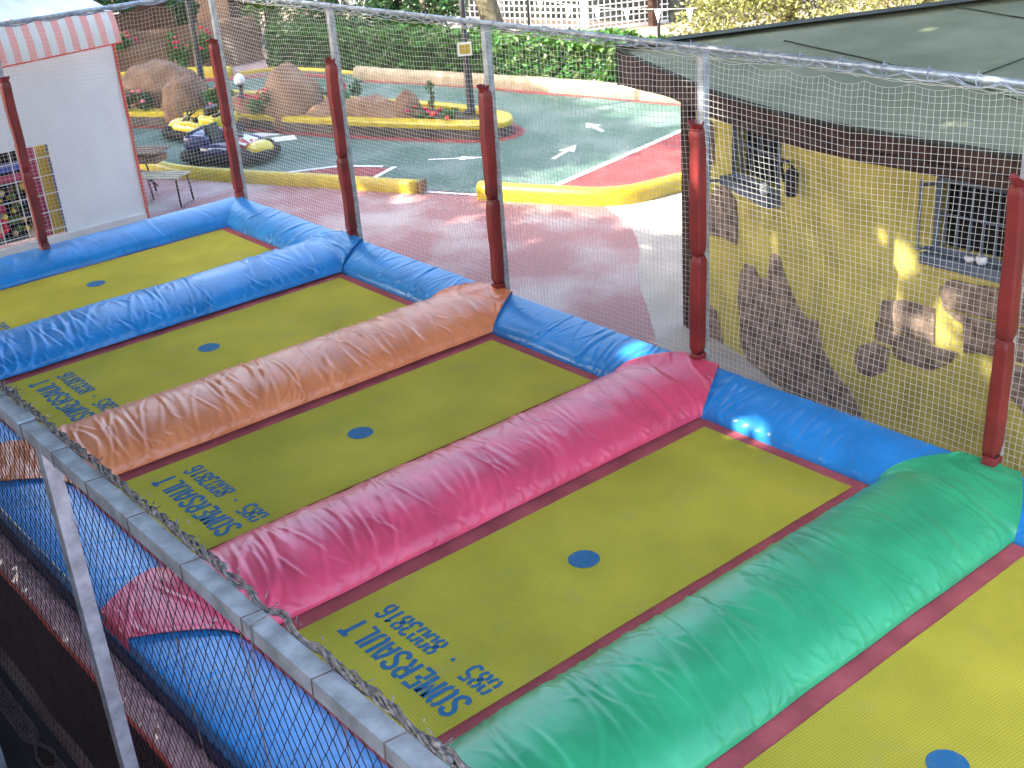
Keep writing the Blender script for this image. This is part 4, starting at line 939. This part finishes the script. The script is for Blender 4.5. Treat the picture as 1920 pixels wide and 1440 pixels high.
# ------------------------------------------------------------------ padded net posts
def sleeve(mb_name, z0, z1, parent, rngs, side):
    nz, nr = 26, 24; A = np.zeros((nr+1, nz, 3)); cx, cy_ = side
    for j in range(nz):
        t = j/(nz-1); z = z0+(z1-z0)*t; w = .050*(1-.32*abs(2*t-1)**34)*(1+.035*math.sin(t*5+rngs))
        dx = .012*math.sin(t*math.pi+rngs); dy = .006*math.cos(t*7+rngs)
        for i in range(nr+1):
            g = 2*math.pi*i/nr+math.pi/4; q = 1/max(abs(math.cos(g)), abs(math.sin(g))); q = min(q, 1.32)
            q *= 1+.03*float(vnoise(i*.9+rngs*7, j*.8))*1.5
            A[i, j] = (cx+dx+w*q*math.cos(g), cy_+dy+w*q*math.sin(g), z)
    A[nr] = A[0]
    o = grid_obj(mb_name, A, M['vinyl_red'], parent, True)
    return o
def net_post(x, y, side, label, rs, tie=True):
    o = empty('net_post', (x, y, 0)); tag(o, label, 'post', 'padded steel posts of the net')
    MB().box((0, 0, 1.85), (.062, .062, 3.70)).build('pole', M['galv'], o)
    sleeve('sleeve', 1.16, 1.27, o, rs, side); sleeve('sleeve', 1.27, 2.11, o, rs+1, side); sleeve('sleeve', 2.11, 3.13, o, rs+2.3, side)
    rng_ = random.Random(int(rs*10))
    mb = MB()
    for z in (1.27, 2.11, 3.11):
        ring_ = [(side[0]+.052*math.cos(g), side[1]+.052*math.sin(g), z+.006*math.sin(3*g)) for g in [2*math.pi*i/14 for i in range(15)]]
        mb.tube(ring_, .006, 5, False)
    mb.build('tie', M['vinyl_red'], o, True)
    # crumpled open mouth of the sleeve
    nz = 6; A = np.zeros((25, nz, 3))
    for j in range(nz):
        for i in range(25):
            g = 2*math.pi*i/24; w = .040+.028*j/(nz-1)*(1+.5*float(vnoise((i % 24)*.8, rs*3)))
            A[i, j] = (side[0]+w*math.cos(g), side[1]+w*math.sin(g), 3.11+.055*j/(nz-1)*(1+.5*float(vnoise((i % 24)*.7+5, rs))))
    grid_obj('sleeve_mouth', A, M['vinyl_red'], o)
    return o
PX = [-1.25, 1.42, 4.02, 6.59, 9.19]
pl = ['corner net post at the far blue corner pad, with a smooth red sleeve', 'second net post from the far corner, at the blue divider pad', 'middle net post with a bowed red sleeve, at the orange divider pad',
      'net post at the pink divider pad, sunlit red sleeve before the house corner', 'thickest looking net post at the right edge, by the green divider pad']
for k, x in enumerate(PX): net_post(x-.035, 2.525, (.0, -.075) if k else (.02, -.075), pl[k], k+1.0)
net_post(11.79, 2.525, (0, -.075), 'net post beyond the right edge of the trampolines', 7.0)
net_post(-1.33, -.10, (.085, 0), 'net post of the far end fence, red sleeve before the barred tent window', 8.0)
net_post(-1.33, -2.70, (.085, 0), 'net post of the far end fence outside the left edge', 9.0)

# top rails
def rail(name, a, b, label):
    o = MB().tube([a, b], .024, 12).build(name, M['galv'], None, True); return tag(o, label, 'rail')
rail('top_rail', (-1.28, 2.50, 3.705), (12.4, 2.50, 3.705), 'long galvanised top rail carrying the white net on the track side')
rail('top_rail', (-1.33, -2.9, 3.70), (-1.33, 2.44, 3.70), 'galvanised top rail of the far end fence above the tent')

# ------------------------------------------------------------------ nets
def prisms(polys, r, name, m, parent=None, n=3):
    """polys: list of (k,3) arrays -> thin prisms, one mesh"""
    V_, F_ = [], []; off = 0
    for p in polys:
        p = np.asarray(p); k = len(p); t = np.gradient(p, axis=0); t /= np.linalg.norm(t, axis=1, keepdims=True)+1e-9
        ref = np.array([0, 0, 1.]) if abs(t[0, 2]) < .8 else np.array([1., .3, 0])
        a = np.cross(t, ref); a /= np.linalg.norm(a, axis=1, keepdims=True); b = np.cross(t, a)
        ring_ = np.concatenate([p[:, None]+r*(math.cos(2*math.pi*i/n)*a+math.sin(2*math.pi*i/n)*b)[:, None] for i in range(n)], 1)
        V_.append(ring_.reshape(-1, 3)); i0 = off+np.arange(k-1)*n
        for i in range(n):
            j = (i+1) % n; F_.append(np.stack([i0+i, i0+j, i0+n+j, i0+n+i], 1))
        off += k*n
    V_ = np.concatenate(V_); F_ = np.concatenate(F_)
    me = bpy.data.meshes.new(name); me.vertices.add(len(V_)); me.vertices.foreach_set('co', V_.reshape(-1)); me.loops.add(F_.size); me.loops.foreach_set('vertex_index', F_.reshape(-1).astype(np.int32))
    me.polygons.add(len(F_)); me.polygons.foreach_set('loop_start', np.arange(0, F_.size, 4)); me.polygons.foreach_set('loop_total', np.full(len(F_), 4)); me.update(calc_edges=True)
    me.materials.append(m); o = bpy.data.objects.new(name, me); C.objects.link(o)
    if parent: o.parent = parent
    return o
def square_net(L_, posts, seed, cell=.0455, z0=1.12, z1=3.66):
    ns = int(L_/cell)+1; nz = int((z1-z0)/cell)+1
    S, Zz = np.meshgrid(np.arange(ns)*cell, z1-np.arange(nz)*cell, indexing='ij'); dtop = z1-Zz
    pp = np.array(posts); d = np.min(np.abs(S[..., None]-pp), -1); bay = np.minimum(d, 1.3)/1.3
    per = .33; u = np.abs(((S/per) % 1)-.5)*2
    dz = -.034*(1-u**2)*np.exp(-dtop/.12)-.10*bay**.8*np.exp(-((dtop-.5)/.7)**2)+.045*vnoise(S*1.1+seed, Zz*1.0)
    dn = .05*vnoise(S*.8+seed, Zz*.9)+.02*vnoise(S*3, Zz*3+seed)-.04*bay*np.sin(np.clip(dtop/2.5, 0, 1)*math.pi)
    dsx = .05*vnoise(S*1.1+9, Zz*1.5+seed)+.004*vnoise(S*30, Zz*30)
    return S+dsx, dn, Zz+dz
S, D, Zz = square_net(13.7, [0, 2.67, 5.27, 7.84, 10.44, 13.04], 2)
Pn = np.stack([S-1.25, 2.50-D, Zz], -1)
net = empty('safety_net', (0, 0, 0)); tag(net, 'long white square-mesh safety net on the track and house side', 'net', 'white safety nets')
prisms([Pn[i] for i in range(Pn.shape[0])]+[Pn[:, j] for j in range(Pn.shape[1])], .0018, 'mesh', M['cord_white'], net)
ropes = []
for q in range(3):
    xs = np.arange(-1.2, 12.3, .03); u = np.abs((((xs+1.25)/.33) % 1)-.5)*2
    ropes.append(np.stack([xs, 2.47-.034+.012*vnoise(xs*9, xs*0+q), 3.722-.055*(1-u**2)*(1-.25*q)+.012*vnoise(xs*12, xs*0+q*5)-.012*q], -1))
prisms(ropes, .0042, 'edge_rope', M['rope_blue'], net, 5)
for x in np.arange(-1.25+.165, 12.3, .33):
    clips = []
    clips.append(np.array([(x+.004*math.sin(g*2), 2.47+.038*math.cos(g), 3.70+.038*math.sin(g)) for g in np.linspace(0, 2*math.pi, 13)]))
    clips.append(np.array([(x, 2.45, 3.735), (x+.01, 2.44, 3.765)]))
    prisms(clips, .005, 'clip', M['rope_blue'], net, 4)
# wrapped net strands on rail
rngn = np.random.default_rng(4); bund = []
for q in range(3):
    xs = np.arange(-1.2, 12.3, .05); ph_ = rngn.uniform(0, 6)
    bund.append(np.stack([xs, 2.47-.034*np.cos(xs*3+ph_)-.01, 3.675-.03*np.abs(np.sin(xs*2.3+ph_))+.003*rngn.normal(size=len(xs))], -1))
prisms(bund, .0025, 'gathered_mesh', M['cord_white'], net)
S, D, Zz = square_net(5.4, [0, 2.57, 5.17], 11)
Pn = np.stack([-1.36+D, 2.47-S, Zz], -1)
net2 = empty('safety_net', (-1.33, 0, 0)); tag(net2, 'white square-mesh safety net of the far end fence before the tent', 'net', 'white safety nets')
net2.location = (0, 0, 0)
prisms([Pn[i] for i in range(Pn.shape[0])]+[Pn[:, j] for j in range(Pn.shape[1])], .0018, 'mesh', M['cord_white'], net2)
ys = np.arange(-2.8, 2.4, .03); u = np.abs(((ys/.4) % 1)-.5)*2
prisms([np.stack([-1.33+.034+.01*vnoise(ys*9, ys*0), ys, 3.715-.05*(1-u**2)], -1), np.stack([-1.33+.03+.01*vnoise(ys*7, ys*0), ys, 3.69-.03*(1-u**2)], -1)], .007, 'edge_rope', M['rope_blue'], net2, 5)

# near fence: square galvanised rail and posts, twined rope on top, black diamond net
nf = empty('fence_frame', (9.14, -3.4, 0)); tag(nf, 'galvanised square-tube fence frame in the near left foreground', 'fence')
MB().box((0, 0, 3.666), (7.6, .052, .048)).build('top_rail', M['galv'], nf)
for x in (-2.6, 0, 2.6): MB().box((x, .001, 1.82), (.055, .050, 3.64)).build('post', M['galv'], nf)
mb = MB(); mb.box((-.16, 0, 3.667), (.055, .060, .058))
mb.build('collar', M['galv'], nf)
mb = MB()
x = -.95
rng = random.Random(4)
while x < 2.8:
    e = .0015; mb.tube([(x, -.028, 3.640), (x+.004, -.028, 3.693), (x+.01, .028, 3.693), (x+.006, .029, 3.640), (x, -.028, 3.640)], .0018, 5); x += rng.uniform(.26, .33)
mb.build('wire_tie', M['cord_brown'], nf)
for x in (-1.02, 1.42): MB().tube([(x, .03, 3.72), (x-.02, -.03, 3.697), (x-.028, -.033, 3.62), (x-.03, -.032, 3.56)], .0026, 6).build('rope_loop', M['rope_grey'], nf, True)
twine = []
rg = np.random.default_rng(6)
for q in range(7):
    xs = np.arange(5.4, 12.9, .012); ph_ = q*.9; am = .008+.003*vnoise(xs*6, xs*0+q)
    twine.append(np.stack([xs, -3.358+am*np.cos(xs*(28+q*2.3)+ph_)+.012*vnoise(xs*9+q*3, xs*0), 3.690+am*np.sin(xs*(28+q*2.3)+ph_)+.014*vnoise(xs*11, xs*0+q*4+1)], -1))
tw = prisms(twine, .0034, 'twined_rope', M['rope_grey'], None, 5)
tag(tw, 'frayed grey twine lashed along the top of the near galvanised rail', 'rope')
fr = []
for _ in range(330):
    x = rg.uniform(5.5, 12.8); p = np.array([x, -3.358+rg.normal()*.012, 3.695+rg.normal()*.01]); d = rg.normal(size=3); d[2] = abs(d[2])*.8; d /= np.linalg.norm(d); l = rg.uniform(.008, .026)
    d2 = d+rg.normal(size=3)*.5; fr.append(np.array([p, p+d*l*.5, p+d*l*.5+d2*l*.4]))
prisms(fr, .0017, 'frayed_ends', M['rope_grey'], tw, 4)['kind'] = 'stuff'
kn = MB()
for _ in range(22):
    x = rg.uniform(5.6, 12.8); kn.ell((x, -3.357+rg.normal()*.005, 3.695+rg.normal()*.005), (.016, .010, .009), 7, 5)
kn.build('knots', M['rope_grey'], tw, True)['kind'] = 'stuff'
# black diamond net
cw_, chh = .050, .078; polys = []
x0_, x1_, z0_, z1_ = 5.5, 12.7, .12, 3.635; nx_ = int((x1_-x0_)/cw_); nz_ = int((z1_-z0_)/(chh/2))
jj = np.arange(nz_+1)
wig = lambda X, Z: (.012*vnoise(X*2.1, Z*2.1)+.0025*vnoise(X*31, Z*31), .03*vnoise(X*1.3+7, Z*1.1))
for i in range(nx_+1):
    zz = z1_-jj*chh/2
    for sgn in (0, 1):
        xx = x0_+(i+(.5-sgn)*(jj % 2))*cw_
        dx, dy = wig(xx, zz)
        polys.append(np.stack([xx+dx, -3.366+np.abs(dy)*(1-(zz/3.64))+.002*sgn*(jj % 2), zz], -1))
bn = prisms(polys, .0015, 'black_net', M['cord_black']); tag(bn, 'black diamond-mesh net hanging from the near galvanised rail', 'net')
hang = []
for x, sw in ((8.98, .10), (9.75, .35), (10.25, .30), (10.75, .15)):
    zz = np.linspace(3.62, .6, 40); hang.append(np.stack([x+sw*np.sin((3.62-zz)*.6)*.6, -3.355+.015*np.sin(zz*2), zz], -1))
prisms(hang, .0022, 'loose_cord', M['cord_brown'], bn, 4)
# gathered reddish net lying along the foot of the fence
nb = []
for q in range(26):
    xs = np.arange(1.5, 9.5, .03); nb.append(np.stack([xs, -3.03+.055*np.cos(xs*(2+q*.37)+q)+.0*xs, .035+.03*np.abs(np.sin(xs*(1.7+q*.23)+q*2))], -1))
gbn = prisms(nb, .004, 'gathered_net', mat('net_pinkgrey', (.30, .20, .21), rough=.8)); tag(gbn, 'pinkish grey net lying gathered on the ground below the near fence', 'net')
rug = MB().box((5.5, -3.03, .02), (8, .09, .03)); rug.build('core', M['tarp_dark'], gbn)

# ------------------------------------------------------------------ unseen shade trees added towards the sun (canopy gaps cut for the sun patches)
def in_poly(x, y, poly):
    c = False; j = len(poly)-1
    for i in range(len(poly)):
        (xi, yi), (xj, yj) = poly[i], poly[j]
        if (yi > y) != (yj > y) and x < (xj-xi)*(y-yi)/(yj-yi)+xi: c = not c
        j = i
    return c
LIT = [[(-2.6, 7.0), (-2.75, 8.1), (-2.5, 9.0), (-2.2, 9.7), (-2.1, 10.6), (-1.6, 11.2), (3.1, 9.3), (2.3, 7.2), (1.2, 7.0), (.2, 6.9), (-1.0, 6.75), (-1.9, 6.5)],
       [(-7.0, 12.5), (-5.4, 12.1), (-3.9, 11.6), (0, 11.6), (4.3, 12), (4.3, 60), (-60, 60), (-60, 15.5), (-17, 14.6), (-12, 14.6), (-9.2, 13.6), (-8.3, 12.9)]]
LIT.append([(-18.6, 12.8), (-16.9, 12.9), (-16.9, 14.6), (-18.6, 14.6)])
spots = [(-3.9, 5.55, .38), (-2.9, 6.1, .42), (-5.2, 4.6, .28), (-1.3, 6.0, .30), (.3, 5.9, .25)]
wspots = [(7.45, 2.03, 1.03, .34), (5.9, 2.3, 1.2, .34), (6.98, 4.2, 1.95, .22), (7.35, 4.15, 1.80, .27), (7.15, 4.15, 1.45, .2), (7.65, 4.1, 1.3, .26), (7.4, 4.1, .75, .22), (6.9, 4.1, .55, .16), (8.2, 4.1, 1.0, .26), (6.58, 2.36, 2.75, .16), (6.58, 2.36, 1.9, .12), (9.15, 2.36, 2.4, .2), (5.6, 4.4, 1.6, .25)]
rng = random.Random(77)
EL = math.tan(R(SUN_EL))
bk = empty('shading_building', (9, -6.8, 0)); tag(bk, 'unseen low building with a balcony, added behind the viewpoint to block sun and sky light', 'building')  # unseen building added to shade the mats and darken the near rail
MB().box((1, -4, 2.3), (24, 8, 4.6)).build('wall', mat('render_wall', (.20, .16, .13), var=.2), bk)
for q in range(6):
    for z in (1.3,): MB().box((-9+4*q, .02, z), (1.4, .08, 2.1)).build('window', M['dark'], bk)
MB().box((1, -4, 4.7), (24.6, 8.6, .2)).build('roof', M['roof_dark'], bk)
MB().box((3.8, 1.25, 3.55), (5.5, 2.4, .18)).build('balcony', M['pale_ground'], bk)
trees = [(-16, -9), (-9, -13), (-2, -16), (5, -17), (-21, -3)]
mbs = [MB() for _ in trees]
cnt = 0
while cnt < 92000:
    gx, gy = (rng.uniform(-24, 15), rng.uniform(-6, 20)) if cnt < 66000 else (rng.uniform(-5, 15), rng.uniform(-5, 5.2))
    if gy > 14.8 and gx < 4: continue
    if gx < 4.3 and any(in_poly(gx+rng.gauss(0, .16), gy+rng.gauss(0, .16), p) for p in LIT): continue
    if any((gx-a)**2+(gy-b)**2 < (r+rng.gauss(0, .06))**2 for a, b, r in spots): continue
    # leaves are left out along the sun rays to chosen bright spots
    z = rng.uniform(8.2, 11.5); off = z/EL
    x, y = gx-tx*off, gy-ty*off
    bad = False
    for wx, wy, wz, r in wspots:
        o2_ = (z-wz)/EL; ax, ay = wx-tx*o2_, wy-ty*o2_
        if (ax-x)**2+(ay-y)**2 < r*r: bad = True; break
    if bad: continue
    k = min(range(len(trees)), key=lambda i: (trees[i][0]-x)**2+(trees[i][1]-y)**2)
    p = Vector((x-trees[k][0], y-trees[k][1], z)); u = Vector((rng.gauss(0, 1), rng.gauss(0, 1), rng.gauss(0, .4))).normalized(); v = u.cross(Vector((rng.gauss(0, .4), rng.gauss(.8, .4), rng.gauss(1, .4)))).normalized()
    q = rng.uniform(.24, .40); mbs[k].add([p-u*q, p+v*q*.6, p+u*q, p-v*q*.6], [(0, 1, 2, 3)]); cnt += 1
for k, ((x, y), mb) in enumerate(zip(trees, mbs)):
    o = empty('added_shade_tree', (x, y, 0)); tag(o, 'unseen leafy tree added towards the sun, its canopy shaped for the shade, number %s along the row' % ['one', 'two', 'three', 'four', 'five'][k], 'tree', 'added shade trees')
    mb.build('foliage', M['leaf_dark'], o)
    t = MB().tube([(0, 0, 0), (.1, 0, 4), (0, .1, 8), (.1, 0, 10.5)], [.35, .28, .2, .08], 10)
    for q in range(7):
        a = q*.9; t.tube([(0, 0, 6+q*.4), (1.5*math.cos(a), 1.5*math.sin(a), 7.6+q*.3), (3.4*math.cos(a), 3.4*math.sin(a), 9+q*.2)], [.12, .08, .03], 6)
    t.build('trunk', M['bark'], o, True)
